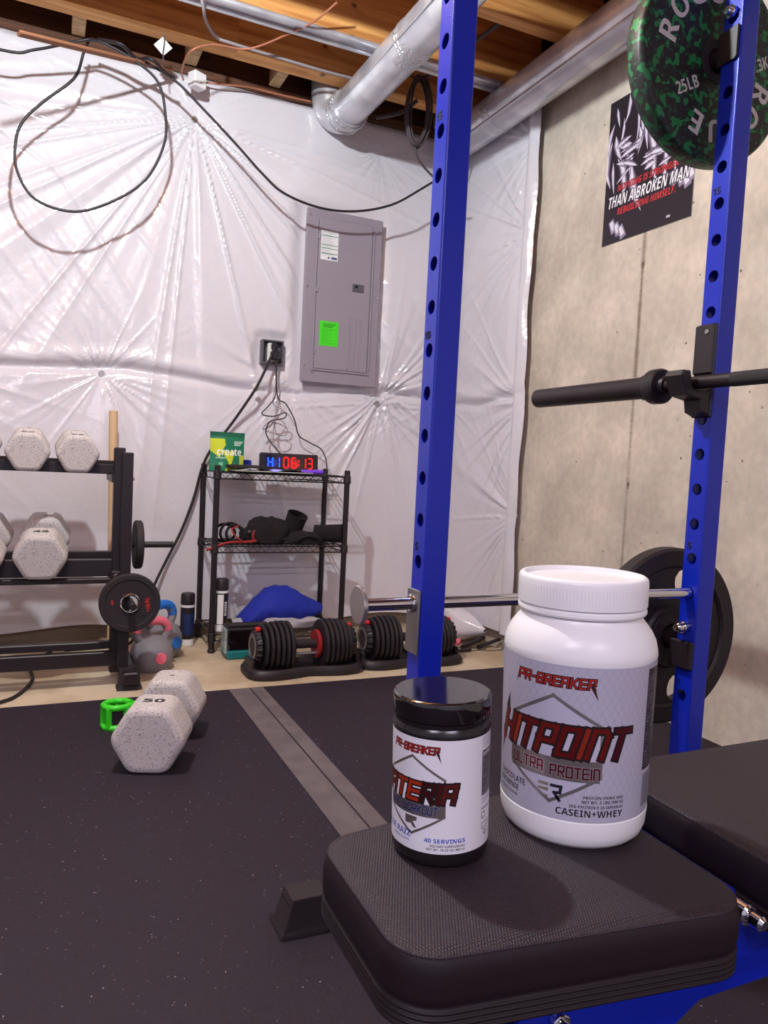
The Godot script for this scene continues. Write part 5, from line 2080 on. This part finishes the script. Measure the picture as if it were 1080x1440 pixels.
# ------------------------------------------------------------------ things on the shelf
func build_shelf_things() -> void:
	# upright pouch
	var t := thing("supplement_pouch", "green and yellow pouch with white lettering on the top of the wire shelf", "pouch", Vector3(0.715, 0.7605, -3.18), 0.06)
	var c := Canvas.new(512, 512, c8(14, 118, 82))
	c.poly(PackedVector2Array([Vector2(0, 90), Vector2(190, 90), Vector2(200, 170), Vector2(150, 250), Vector2(120, 340), Vector2(0, 250)]), c8(206, 214, 30))
	c.poly(PackedVector2Array([Vector2(150, 250), Vector2(330, 250), Vector2(280, 420), Vector2(400, 420), Vector2(360, 512), Vector2(190, 512), Vector2(240, 400)]), c8(206, 214, 30))
	c.poly(PackedVector2Array([Vector2(400, 300), Vector2(470, 300), Vector2(450, 512), Vector2(400, 512)]), c8(196, 206, 40))
	c.img.fill_rect(Rect2i(0, 0, 512, 62), c8(10, 92, 66))
	c.text("create", 256, 262, 96, c8(246, 244, 240), 0.5, true, 0.0, 0.86)
	for i in 3:
		c.img.fill_rect(Rect2i(320, 118 + i * 22, 130 - i * 20, 12), c8(220, 230, 220))
	c.img.fill_rect(Rect2i(110, 400, 50, 46), c8(120, 190, 150))
	c.text("GUMMIES", 110, 340, 20, c8(230, 236, 230), 0.3)
	var pm := mat("pouch_print", Color.WHITE, 0.4)
	pm.albedo_texture = c.tex()
	var b := MB.new()
	for sd in [1.0, -1.0]:
		var rows := []
		for j in 15:
			var v := j / 14.0
			var row := []
			for i in 13:
				var u := i / 12.0
				var th := sin(PI * clampf(u * 0.96 + 0.02, 0.0, 1.0)) * (0.028 * (1.0 - v) ** 0.6 + 0.001) * (1.0 if v < 0.88 else 0.1)
				th += 0.0015 * sin(u * 17.0 + v * 9.0) * (1.0 - v)
				row.append(Vector3((u - 0.5) * 0.15 * (1.0 - 0.03 * sin(v * PI)), v * 0.163, sd * th))
			rows.append(row)
		var q := MB.new()
		q.skin(rows, false, Vector3(0, 0, sd))
		for i in q.t.size():
			q.t[i].y = 1.0 - q.t[i].y
		b.v.append_array(q.v)
		b.n.append_array(q.n)
		b.t.append_array(q.t)
	part("bag", b, pm, t)
	# open notebook and pen
	t = thing("open_notebook", "open white notebook lying on the top of the wire shelf", "notebook", Vector3(0.89, 0.762, -3.165), 0.05)
	b = MB.new()
	b.box(Vector3(0, 0.0015, 0), Vector3(0.36, 0.003, 0.22), 0.001)
	part("cover", b, M.black_plastic, t)
	for s in [-1.0, 1.0]:
		b = MB.new()
		var rows := []
		for j in 2:
			var row := []
			for i in 12:
				var u := i / 11.0
				row.append(Vector3(s * (0.003 + u * 0.17), 0.004 + 0.010 * sin(PI * minf(1.0, u * 1.25)) + 0.002, -0.105 + 0.21 * j))
			rows.append(row)
		b.skin(rows, false, Vector3.UP)
		b.box(Vector3(s * 0.088, 0.0035, 0.0), Vector3(0.168, 0.003, 0.208), 0.001)
		part("page", b, M.white_porcelain, t)
	b = MB.new()
	b.cyl(Vector3(0.845, 0.785, -3.07), Vector3(0.985, 0.777, -3.085), 0.0045, 12, 0.001)
	single("black_pen", b, M.black_plastic, "black pen lying across the open notebook", "pen")
	b = MB.new()
	b.box(Vector3(0.79, 0.7835, -3.16), Vector3(0.17, 0.012, 0.12), 0.003)
	single("dark_folder", b, M.black_plastic, "thin dark case lying in front of the green pouch, beside the digital clock", "case")
	b = MB.new()
	b.box(Vector3(0.818, 0.785, -3.295), Vector3(0.055, 0.05, 0.05), 0.004)
	single("blue_box", b, M.blue_fabric, "small blue box behind the green pouch on the wire shelf", "box")
	var vm := mat("purple_lit_plastic", c8(120, 70, 220), 0.4)  # violet colour stands for purple light falling on the marker
	b = MB.new()
	b.turned(Vector3(1.02, 0.773, -3.10), Vector3(1.12, 0.773, -3.10), [Vector2(0, 0), Vector2(0.006, 0.001), Vector2(0.008, 0.01), Vector2(0.0085, 0.06), Vector2(0.010, 0.062), Vector2(0.010, 0.098), Vector2(0, 0.10)], 20)
	single("purple_lit_marker", b, vm, "marker with purple light painted on, at the shelf front edge below the clock", "marker")
	# digital clock
	t = thing("interval_clock", "long black digital clock showing HI 06:13 in blue and red", "digital clock", Vector3(1.0, 0.7605, -3.2), deg_to_rad(-2.0))
	t.rotation.x = deg_to_rad(-6.0)
	b = MB.new()
	b.box(Vector3(0, 0.046, -0.016), Vector3(0.262, 0.082, 0.032), 0.004)
	part("housing", b, M.black_plastic, t)
	b = MB.new()
	b.box(Vector3(0, 0.046, 0.0005), Vector3(0.246, 0.066, 0.002), 0.0005)
	part("screen", b, M.black_gloss, t)
	var blue := mat("blue_led", c8(20, 40, 120), 0.4)
	blue.emission_enabled = true
	blue.emission = Color(0.05, 0.32, 1.0)
	blue.emission_energy_multiplier = 2.6
	var red := mat("red_led", c8(120, 10, 8), 0.4)
	red.emission_enabled = true
	red.emission = Color(1.0, 0.05, 0.03)
	red.emission_energy_multiplier = 2.4
	var SEG := {"H": "bcefg", "I": "bc", "0": "abcdef", "6": "acdefg", "1": "bc", "3": "abcdg"}
	for q in [["H", -0.088, blue], ["I", -0.058, blue], ["0", -0.017, red], ["6", 0.018, red], ["1", 0.062, red], ["3", 0.092, red]]:
		b = MB.new()
		for s in SEG[q[0]]:
			var w := 0.0105
			var hh := 0.0225
			var o: Vector2 = {"a": Vector2(0, hh), "d": Vector2(0, -hh), "g": Vector2.ZERO, "b": Vector2(w, hh / 2), "c": Vector2(w, -hh / 2), "f": Vector2(-w, hh / 2), "e": Vector2(-w, -hh / 2)}[s]
			var horiz: bool = s in "adg"
			b.box(Vector3(q[1] + o.x, 0.046 + o.y, 0.002), Vector3(0.016 if horiz else 0.0055, 0.0055 if horiz else 0.0185, 0.0012), 0.0004)
		part("digit", b, q[2], t)
	b = MB.new()
	for y in [0.055, 0.037]:
		b.box(Vector3(0.041, y, 0.002), Vector3(0.006, 0.006, 0.0012), 0.0004)
	part("colon", b, red, t)
	for q in [[-0.073, Color(0.15, 0.25, 1.0), 0.0035], [0.03, Color(1.0, 0.12, 0.08), 0.004]]:
		var l := OmniLight3D.new()
		l.name = "display_light"
		l.position = Vector3(q[0], 0.046, 0.02)
		l.light_color = q[1]
		l.light_energy = q[2]
		l.light_size = 0.03
		l.omni_range = 6.0
		l.omni_attenuation = 2.0
		l.shadow_enabled = true
		t.add_child(l, true)
	# middle shelf: straps, belt, sleeves
	var Y := 0.4545
	t = thing("lifting_strap", "coiled black and red lifting straps at the left of the middle shelf", "strap", Vector3(0.735, Y, -3.15))
	b = MB.new()
	for q in [[0.0, 0.045, 0.0, 0.040], [0.016, 0.043, 0.012, 0.034], [-0.022, 0.042, -0.018, 0.037]]:
		var pts := []
		for k in 14:
			var a := TAU * k / 14.0
			pts.append(Vector3(q[0] + cos(a) * q[3] * 1.15, q[1] + sin(a) * q[3], q[2] + 0.012 * cos(a * 2.0)))
		b.tube(pts, 0.006, 8, 3, true)
	part("coil", b, M.black_fabric, t)
	b = MB.new()
	b.tube([Vector3(0.045, 0.012, 0.03), Vector3(0.02, 0.03, 0.03), Vector3(0.0, 0.06, 0.02), Vector3(0.03, 0.075, 0.01)], 0.0035, 8, 4)
	b.tube([Vector3(-0.11, -0.022, 0.055), Vector3(-0.06, -0.003, 0.05), Vector3(-0.01, 0.008, 0.035), Vector3(0.06, 0.008, 0.02), Vector3(0.11, 0.012, 0.01)], 0.0055, 8, 5)
	part("red_tail", b, M.red_fabric, t, "red strap tail hanging over the shelf edge")
	t = thing("lifting_belt", "crumpled black lifting belt with a red trim on the middle shelf", "belt", Vector3(0.905, Y, -3.2))
	b = MB.new()
	b.skin(lump(Vector3(0.105, 0.088, 0.07), 3, 0.2), true)
	part("belt_roll", b, M.black_fabric, t)
	b = MB.new()
	b.tube([Vector3(-0.07, 0.012, 0.06), Vector3(-0.075, 0.035, 0.058), Vector3(-0.066, 0.055, 0.052)], 0.005, 8, 4)
	part("red_trim", b, M.dark_red, t, "red trim")
	b = MB.new()
	b.box(Vector3(-0.088, 0.05, 0.048), Vector3(0.012, 0.012, 0.012), 0.003)
	part("buckle", b, M.steel, t)
	sleeve("black fabric sleeve standing tilted with its open end up on the middle shelf", Vector3(1.028, Y + 0.072, -3.2), Vector3(0.012, 0.054, 0.02), 0.046)
	sleeve("black fabric sleeve lying at the right end of the middle shelf", Vector3(1.18, Y + 0.044, -3.16), Vector3(0.055, 0.003, 0.03), 0.042)
	t = thing("wrist_wrap", "flattened black wrap lying between the two black sleeves on the middle shelf", "wrap", Vector3(1.055, Y, -3.13))
	b = MB.new()
	b.skin(lump(Vector3(0.085, 0.045, 0.035), 9, 0.2), true)
	part("wrap_body", b, M.black_fabric, t)
	b = MB.new()
	b.tube([Vector3(-0.10, 0.008, 0.035), Vector3(-0.05, 0.02, 0.042), Vector3(0.0, 0.038, 0.04), Vector3(0.05, 0.03, 0.034)], 0.005, 8, 4)
	part("wrap_strap", b, M.black_fabric, t)
	# bottom shelf: blue bag, bottle, clear case
	t = thing("blue_bag", "crumpled blue fabric bag on the bottom of the wire shelf", "bag", Vector3(0.99, 0.085, -3.2))
	b = MB.new()
	b.skin(bag_rows(), true)
	part("fabric", b, M.blue_fabric, t)
	t = thing("grey_towel", "grey and white folded cloth under the blue bag", "cloth", Vector3(0.96, 0.0795, -3.17))
	b = MB.new()
	b.skin(lump(Vector3(0.2, 0.05, 0.06), 15, 0.25), true)
	part("cloth", b, mat("grey_cloth", c8(176, 168, 176), 0.9), t)
	bottle("tall black and white shaker bottle inside the left front of the wire shelf", Vector3(0.705, 0.0795, -3.15), 0.225, true)
	bottle("short black shaker bottle with white base on the floor left of the wire shelf", Vector3(0.585, 0.0, -3.25), 0.228, false)
	t = thing("clear_case", "clear plastic case with black lid and teal base below the shelf", "case", Vector3(0.775, 0.0, -3.03))
	b = MB.new()
	b.box(Vector3(0, 0.018, 0), Vector3(0.155, 0.036, 0.12), 0.006)
	part("base", b, mat("teal_plastic", c8(12, 112, 116), 0.4), t, "teal base")
	b = MB.new()
	b.box(Vector3(0, 0.078, 0), Vector3(0.15, 0.085, 0.115), 0.006)
	part("body", b, M.black_gloss, t)
	b = MB.new()
	b.cyl(Vector3(-0.072, 0.134, 0.03), Vector3(0.09, 0.134, 0.03), 0.013, 18, 0.003)
	b.box(Vector3(0.0, 0.122, 0), Vector3(0.152, 0.012, 0.118), 0.004)
	part("lid", b, M.black_plastic, t)
	var gl := mat("clear_plastic", Color(0.9, 0.95, 0.95, 0.25), 0.1)
	gl.transparency = BaseMaterial3D.TRANSPARENCY_ALPHA
	b = MB.new()
	b.box(Vector3(-0.083, 0.075, 0.02), Vector3(0.012, 0.10, 0.07), 0.003)
	part("clear_side", b, gl, t)

func lump(r: Vector3, sd: int, rough: float) -> Array:
	var f := FastNoiseLite.new()
	f.seed = sd
	f.frequency = 0.9
	var rows := []
	for j in 13:
		var th := PI * (j + 0.02) / 12.05
		var row := []
		for k in 26:
			var a := TAU * k / 26.0
			var d := Vector3(cos(th), sin(th) * sin(a), sin(th) * cos(a))
			var m := 1.0 + rough * f.get_noise_3d(d.x * 2.0, d.y * 2.0, d.z * 2.0) * 1.6
			var p := d * r * m
			p.y = maxf(p.y + 0.3 * r.y, 0.0)
			row.append(p)
		rows.append(row)
	return rows

func bag_rows() -> Array:
	# cross sections from left to right: half depth, ridge height, sag
	var rows := []
	var prof := [[-0.195, 0.012, 0.012], [-0.19, 0.055, 0.05], [-0.165, 0.075, 0.075], [-0.12, 0.085, 0.128], [-0.075, 0.085, 0.168], [-0.03, 0.085, 0.172], [0.02, 0.085, 0.17], [0.06, 0.08, 0.155], [0.1, 0.07, 0.128], [0.14, 0.055, 0.105], [0.175, 0.035, 0.088], [0.19, 0.01, 0.078]]
	for q in prof:
		var row := []
		var lift: float = maxf(0.0, (q[0] - 0.08) * 0.45)
		for k in 24:
			var a := TAU * k / 24.0
			var z: float = cos(a) * q[1] * (1.0 - 0.25 * maxf(0.0, sin(a)))
			var y: float = lift + (q[2] - lift) * (0.5 + 0.5 * sin(a))
			y += 0.007 * sin(a * 5.0 + q[0] * 40.0) * clampf(y / 0.1, 0.0, 1.0)
			row.append(Vector3(q[0], maxf(y, 0.0), z + 0.005 * sin(q[0] * 60.0 + a * 3.0)))
		rows.append(row)
	return rows

func sleeve(label: String, at: Vector3, half: Vector3, r: float) -> void:
	var t := thing("knee_sleeve", label, "sleeve", at, 0.0, "black sleeves on the middle shelf")
	var b := MB.new()
	b.turned(-half, half, [Vector2(r * 0.82, 0.0), Vector2(r * 0.9, 0.0), Vector2(r * 0.94, half.length()), Vector2(r, half.length() * 2.0), Vector2(r * 0.92, half.length() * 2.0), Vector2(r * 0.86, half.length()), Vector2(r * 0.82, 0.0)], 36, 30)
	part("tube", b, M.black_fabric, t)
	b = MB.new()
	b.ring(-half.normalized() * 0.004 + half * 0.94, half * 0.95 + half.normalized() * 0.004, r * 1.03, r * 0.95, 36, 0.002)
	part("hem", b, M.black_fabric, t)

func bottle(label: String, at: Vector3, h: float, tall: bool) -> void:
	var t := thing("shaker_bottle", label, "bottle", at)
	var r := 0.029
	var b := MB.new()
	b.lathe([Vector2(0, 0.0), Vector2(r - 0.003, 0.0), Vector2(r, 0.004), Vector2(r, 0.03), Vector2(r - 0.001, 0.031)], 36)
	part("base", b, M.white_plastic, t)
	b = MB.new()
	b.lathe([Vector2(r - 0.001, 0.031), Vector2(r, 0.032), Vector2(r + 0.001, h - 0.062), Vector2(r - 0.001, h - 0.060)], 36)
	part("body", b, M.black_plastic, t)
	if tall:
		b = MB.new()
		b.lathe([Vector2(r + 0.0006, 0.034), Vector2(r + 0.0016, h - 0.064)], 16, 30, -0.75, 0.15)
		part("white_panel", b, M.white_plastic, t, "white printed stripe")
		var l := put("lettering", letters("SHAKER", 0.012, 0.0006, true), M.white_plastic, t)
		l.rotation = Vector3(0, 0.5, PI / 2)
		l.position = Vector3(sin(0.5), 0, cos(0.5)) * (r + 0.0015) + Vector3(0, 0.1, 0)
	else:
		b = MB.new()
		b.lathe([Vector2(r + 0.0004, 0.05), Vector2(r + 0.0012, h - 0.085)], 24, 30, -0.9, 0.9)
		part("dark_panel", b, mat("navy_print", c8(26, 44, 92), 0.5), t, "navy printed panel")
	b = MB.new()
	b.lathe([Vector2(r - 0.001, h - 0.060), Vector2(r + 0.001, h - 0.059), Vector2(r + 0.001, h - 0.05), Vector2(r - 0.002, h - 0.049)], 36)
	part("neck_band", b, M.white_plastic, t)
	b = MB.new()
	b.lathe([Vector2(r - 0.002, h - 0.049), Vector2(r + 0.001, h - 0.047), Vector2(r + 0.001, h - 0.008), Vector2(r - 0.003, h), Vector2(0, h)], 36)
	part("cap", b, M.black_plastic, t)

# ------------------------------------------------------------------ things on the floor
func kettlebell(label: String, at: Vector3, turn: float, hm: Material, s: float) -> void:
	var t := thing("kettlebell", label, "kettlebell", at, turn)
	var b := MB.new()
	b.lathe([Vector2(0, 0.0), Vector2(0.055, 0.0), Vector2(0.066, 0.006), Vector2(0.078, 0.03), Vector2(0.082, 0.055), Vector2(0.078, 0.085), Vector2(0.064, 0.112), Vector2(0.045, 0.126), Vector2(0.02, 0.132), Vector2(0, 0.133)].map(func(q): return q * s), 40, 60)
	part("ball", b, mat("kettle_grey", c8(132, 126, 132), 0.6), t)
	b = MB.new()
	b.tube([Vector3(-0.045, 0.11, 0) * s, Vector3(-0.066, 0.145, 0) * s, Vector3(-0.05, 0.175, 0) * s], 0.0155 * s, 16, 5)
	b.tube([Vector3(0.045, 0.11, 0) * s, Vector3(0.066, 0.145, 0) * s, Vector3(0.05, 0.175, 0) * s], 0.0155 * s, 16, 5)
	part("handle_arm", b, M.kettle_grey, t)
	b = MB.new()
	b.tube([Vector3(-0.066, 0.15, 0) * s, Vector3(-0.052, 0.178, 0) * s, Vector3(-0.02, 0.19, 0) * s, Vector3(0.02, 0.19, 0) * s, Vector3(0.052, 0.178, 0) * s, Vector3(0.066, 0.15, 0) * s], 0.0172 * s, 18, 5)
	part("grip", b, hm, t, "coloured grip")
	b = MB.new()
	b.cyl(Vector3(0, 0.06, 0.070) * s, Vector3(0, 0.06, 0.0835) * s, 0.022 * s, 28, 0.002)
	part("badge", b, hm, t, "coloured round badge")

func build_floor_things() -> void:
	kettlebell("grey kettlebell with pink grip beside the dumbbell rack foot", Vector3(0.395, 0.0, -2.915), deg_to_rad(18.0), M.pink, 0.98)
	kettlebell("grey kettlebell with blue grip tucked behind the pink one", Vector3(0.45, 0.0, -3.10), deg_to_rad(40.0), mat("sky_blue", c8(40, 120, 220), 0.5), 1.1)
	# green barbell clip standing on edge
	var t := thing("barbell_clip", "bright green plastic barbell clip on the black mat beside the loose dumbbell", "barbell clip", Vector3(0.219, 0.009, -2.30), deg_to_rad(12.0))
	var b := MB.new()
	for y in [0.006, 0.066]:
		var pts := []
		for k in 9:
			var a := deg_to_rad(40.0 + 320.0 * k / 8.0)
			pts.append(Vector3(cos(a) * 0.04, y, sin(a) * 0.036))
		b.tube(pts, 0.0095, 8, 1)
	for a in [2.5, 3.6, 4.9, 1.2]:
		b.box(Vector3(cos(a) * 0.04, 0.036, sin(a) * 0.036), Vector3(0.016, 0.06, 0.016), 0.002)
	part("collar", b, M.green_plastic, t)
	b = MB.new()
	b.box(Vector3(0.07, 0.064, 0.006), Vector3(0.062, 0.014, 0.018), 0.004)
	b.box(Vector3(0.062, 0.012, 0.008), Vector3(0.05, 0.014, 0.018), 0.004)
	part("lever", b, M.green_plastic, t)
	b = MB.new()
	b.ring(Vector3(0, 0.016, 0), Vector3(0, 0.056, 0), 0.034, 0.029, 32, 0.002)
	part("rubber_liner", b, M.black_rubber, t)
	# resistance tube with pink and black grips by the wall
	t = thing("resistance_tube", "pink handled exercise tube with black loops lying by the right wall corner", "resistance band", Vector3(1.77, 0.0, -2.93))
	b = MB.new()
	b.cyl(Vector3(-0.18, 0.045, -0.10), Vector3(-0.02, 0.03, 0.02), 0.016, 18, 0.004)
	b.cyl(Vector3(-0.3, 0.06, 0.0), Vector3(-0.12, 0.05, 0.02), 0.014, 18, 0.004)
	part("grip", b, M.pink, t, "pink foam grip")
	b = MB.new()
	for q in [[0.02, 0.05, 0.045], [0.10, 0.07, 0.05], [0.06, 0.02, 0.04]]:
		var pts := []
		for k in 12:
			var a := TAU * k / 12.0
			pts.append(Vector3(q[0] + cos(a) * q[2], 0.032 + 0.022 * sin(a * 1.0 + 0.6), q[1] + sin(a) * q[2] * 0.8))
		b.tube(pts, 0.008, 8, 3, true)
	b.tube([Vector3(-0.3, 0.06, 0.0), Vector3(-0.34, 0.01, 0.05), Vector3(-0.2, 0.01, 0.09), Vector3(0.0, 0.01, 0.08)], 0.007, 8, 5)
	part("loop", b, M.black_rubber, t)
	# power cord snaking from under the rack
	b = MB.new()
	b.tube([Vector3(0.05, 0.006, -3.25), Vector3(-0.02, 0.006, -3.05), Vector3(-0.015, 0.006, -2.86), Vector3(-0.055, 0.006, -2.7), Vector3(-0.115, 0.008, -2.62), Vector3(-0.3, 0.014, -2.5)], 0.006, 8, 8)
	single("floor_cord", b, M.black_rubber, "black cord snaking over the floor under the dumbbell rack", "cord")

# ------------------------------------------------------------------ cords and bits near the ceiling
func cord(called: String, pts: Array, r: float, m: Material, label: String, category := "cable") -> void:
	var b := MB.new()
	b.tube(pts, r, 8, 6)
	single(called, b, m, label, category)

func build_cables() -> void:
	cord("black_cable", [Vector3(-0.6, 2.28, -3.2), Vector3(-0.163, 2.260, -3.200), Vector3(-0.046, 2.291, -3.200), Vector3(0.117, 2.345, -3.150), Vector3(0.173, 2.362, -3.165), Vector3(0.289, 2.330, -3.165), Vector3(0.389, 2.267, -3.165), Vector3(0.422, 2.140, -3.165), Vector3(0.417, 2.030, -3.165), Vector3(0.354, 1.889, -3.165), Vector3(0.238, 1.786, -3.165), Vector3(0.099, 1.720, -3.165), Vector3(-0.036, 1.740, -3.165), Vector3(-0.099, 1.830, -3.165), Vector3(-0.106, 1.930, -3.165), Vector3(-0.083, 2.011, -3.165), Vector3(-0.014, 2.099, -3.165), Vector3(0.065, 2.179, -3.165), Vector3(0.099, 2.230, -3.165), Vector3(0.117, 2.295, -3.140), Vector3(0.137, 2.374, -3.200)], 0.0052, M.black_plastic, "black cable hanging in one big loop before the white plastic wall")
	cord("black_cable", [Vector3(0.12, 2.36, -3.18), Vector3(0.200, 2.380, -3.200), Vector3(0.332, 2.348, -3.200), Vector3(0.455, 2.307, -3.200), Vector3(0.570, 2.224, -3.200), Vector3(0.705, 2.118, -3.200), Vector3(0.830, 2.014, -3.200), Vector3(0.926, 1.954, -3.200), Vector3(1.088, 1.924, -3.200), Vector3(1.255, 1.939, -3.200), Vector3(1.427, 1.998, -3.200), Vector3(1.567, 2.091, -3.200), Vector3(1.747, 2.230, -3.200), Vector3(1.80, 2.30, -3.2)], 0.0052, M.black_plastic, "black cable sagging across the top of the grey electrical panel")
	cord("black_cable", [Vector3(0.17, 2.385, -3.2), Vector3(0.25, 2.37, -3.16), Vector3(0.31, 2.35, -3.2), Vector3(0.36, 2.345, -3.16), Vector3(0.42, 2.32, -3.19), Vector3(0.455, 2.315, -3.2)], 0.007, M.black_plastic, "short thick twist of black cable wound under the wooden strip")
	var cu := mat("copper_wire", c8(186, 116, 88), 0.5, 0.2)
	var gw := mat("grey_wire", c8(150, 140, 142), 0.6)
	cord("copper_wire", [Vector3(0.506, 2.362, -3.300), Vector3(0.484, 2.352, -3.200), Vector3(0.491, 2.357, -3.050), Vector3(0.576, 2.405, -3.050), Vector3(0.715, 2.426, -3.050), Vector3(0.84, 2.46, -2.93), Vector3(0.90, 2.46, -2.80), Vector3(0.95, 2.49, -2.7)], 0.0038, cu, "thin orange wire looping up between the joists beside the white box", "wire")
	cord("copper_wire", [Vector3(0.580, 2.397, -3.360), Vector3(0.671, 2.402, -3.340), Vector3(0.795, 2.425, -3.350), Vector3(0.907, 2.43, -3.360), Vector3(1.08, 2.44, -3.37)], 0.0038, cu, "thin orange wire running along the top edge of the plastic toward the round duct", "wire")
	cord("grey_wire", [Vector3(0.47, 2.5, -2.82), Vector3(0.50, 2.425, -2.86), Vector3(0.53, 2.425, -2.95), Vector3(0.598, 2.462, -3.1), Vector3(0.655, 2.455, -3.1), Vector3(0.844, 2.450, -3.1), Vector3(1.028, 2.447, -3.1), Vector3(1.2, 2.46, -3.12)], 0.006, gw, "grey wire dropping from the second joist and running beside the first joist", "wire")
	# cable coil behind the left upright
	var t := thing("cable_coil", "bundle of coiled dark grey cable hanging between round duct and left blue upright", "cable", Vector3(1.478, 2.375, -3.085))
	var cm := mat("cable_grey", c8(74, 62, 66), 0.6)
	var rr := RandomNumberGenerator.new()
	rr.seed = 5
	for i in 9:
		var b := MB.new()
		var pts := []
		var w := rr.randf_range(0.03, 0.055)
		var h := rr.randf_range(0.12, 0.15)
		var ph := rr.randf_range(-0.3, 0.3)
		var dz := rr.randf_range(-0.02, 0.02)
		for k in 14:
			var a := TAU * k / 14.0
			pts.append(Vector3(sin(a) * w + ph * 0.03, cos(a) * h + rr.randf_range(-0.004, 0.004), dz + 0.01 * sin(a + ph)))
		b.tube(pts, 0.0048, 8, 3, true)
		part("cable_turn", b, cm, t)
	var b := MB.new()
	b.tube([Vector3(-0.02, 0.14, 0), Vector3(-0.1, 0.15, 0.01), Vector3(-0.14, 0.11, 0.02), Vector3(-0.13, 0.05, 0.02)], 0.004, 8, 6)
	b.tube([Vector3(0.0, -0.15, 0), Vector3(0.02, -0.2, 0), Vector3(0.10, -0.26, 0.0), Vector3(0.2, -0.3, 0.0)], 0.005, 8, 6)
	b.tube([Vector3(0.02, 0.14, 0), Vector3(0.08, 0.17, 0.25), Vector3(0.14, 0.20, 0.5)], 0.010, 8, 6)
	b.tube([Vector3(0.0, 0.05, 0), Vector3(-0.06, 0.0, -0.04), Vector3(-0.16, -0.03, -0.08)], 0.009, 8, 6)
	part("loose_end", b, cm, t)
	# wooden strip, tag and little white box
	b = MB.new()
	var A := Vector3(-0.092, 2.165, -2.84)
	var B := Vector3(0.46, 2.392, -3.31)
	b.xf = Transform3D(MB.along(A, B).basis, (A + B) / 2)
	b.box(Vector3.ZERO, Vector3(0.012, (B - A).length(), 0.024), 0.003)
	b.xf = Transform3D()
	single("wood_strip", b, M.shim_wood, "reddish wooden strip poking out over the white plastic below the first joist", "wood strip")
	t = thing("pull_tag", "small white square tag with a bead chain hung on the first joist", "tag", Vector3(0.403, 2.401, -3.155))
	b = MB.new()
	b.xf = Transform3D(Basis(Vector3(0, 0, 1), PI / 4 + 0.06), Vector3.ZERO)
	b.box(Vector3.ZERO, Vector3(0.05, 0.05, 0.002), 0.0008)
	b.xf = Transform3D()
	part("card", b, M.white_porcelain, t)
	b = MB.new()
	for k in 14:
		b.ball(Vector3(0.002 + 0.002 * sin(k * 0.5), 0.04 - k * 0.0075, 0.006), Vector3.ONE * 0.0034, 8, 6)
	part("bead_chain", b, M.panel_dark, t)
	t = thing("white_box", "little white plastic box with cut corner fixed at the top of the white plastic", "box", Vector3(0.562, 2.372, -3.30), 0.5)
	b = MB.new()
	b.box(Vector3.ZERO, Vector3(0.062, 0.062, 0.05), 0.005)
	part("housing", b, M.white_plastic, t)
	b = MB.new()
	b.cyl(Vector3(0.0, -0.014, 0.024), Vector3(0.0, -0.014, 0.027), 0.004, 12)
	part("screw", b, M.steel, t)
	# cords at the outlet
	cord("extension_cord", [Vector3(0.956, 1.325, -3.362), Vector3(0.911, 1.231, -3.32), Vector3(0.861, 1.131, -3.30), Vector3(0.808, 1.034, -3.33), Vector3(0.752, 0.943, -3.35), Vector3(0.680, 0.847, -3.345), Vector3(0.645, 0.757, -3.36), Vector3(0.616, 0.630, -3.365), Vector3(0.567, 0.488, -3.36), Vector3(0.510, 0.363, -3.36), Vector3(0.465, 0.273, -3.34), Vector3(0.418, 0.173, -3.30), Vector3(0.378, 0.052, -3.30), Vector3(0.33, 0.007, -3.28), Vector3(0.1, 0.007, -3.25)], 0.0062, M.black_rubber, "thick black cord running from the outlet down behind the shelf to the floor", "cord")
	cord("clock_cord", [Vector3(0.960, 1.285, -3.355), Vector3(0.964, 1.191, -3.35), Vector3(0.958, 1.103, -3.33), Vector3(0.916, 1.050, -3.30), Vector3(0.891, 1.017, -3.30), Vector3(0.947, 1.011, -3.30), Vector3(0.996, 1.031, -3.29), Vector3(0.990, 1.005, -3.28), Vector3(0.931, 0.988, -3.29), Vector3(0.913, 0.946, -3.30), Vector3(0.928, 0.905, -3.30), Vector3(0.970, 0.843, -3.25)], 0.0028, M.black_plastic, "thin tangled black cord hanging from the outlet to the digital clock", "cord")
	cord("clock_cord", [Vector3(0.962, 1.16, -3.345), Vector3(0.95, 1.07, -3.33), Vector3(0.985, 1.04, -3.31), Vector3(0.94, 0.975, -3.31), Vector3(0.90, 0.95, -3.31), Vector3(0.93, 0.985, -3.30), Vector3(1.01, 0.965, -3.31), Vector3(1.005, 0.93, -3.31), Vector3(0.96, 0.935, -3.3), Vector3(0.955, 0.99, -3.31), Vector3(0.95, 0.90, -3.3), Vector3(0.975, 0.84, -3.25)], 0.0022, gw, "thin grey cord loops tangled above the digital clock", "cord")
	cord("shelf_cord", [Vector3(0.966, 1.285, -3.355), Vector3(0.971, 1.108, -3.34), Vector3(1.010, 1.072, -3.33), Vector3(1.053, 1.004, -3.33), Vector3(1.077, 0.934, -3.33), Vector3(1.130, 0.904, -3.33), Vector3(1.187, 0.874, -3.32), Vector3(1.207, 0.816, -3.30), Vector3(1.19, 0.768, -3.27), Vector3(1.12, 0.765, -3.24)], 0.0028, M.black_plastic, "thin black cord curving down right of the digital clock", "cord")
	b = MB.new()
	b.box(Vector3.ZERO, Vector3(0.022, 0.034, 0.008), 0.002)
	var cl := single("cord_clip", b, M.white_porcelain, "small white adhesive clip holding the thick cord below the outlet", "clip", Vector3(0.865, 1.135, -3.32))
	cl.rotation = Vector3(0, 0, 0.7)
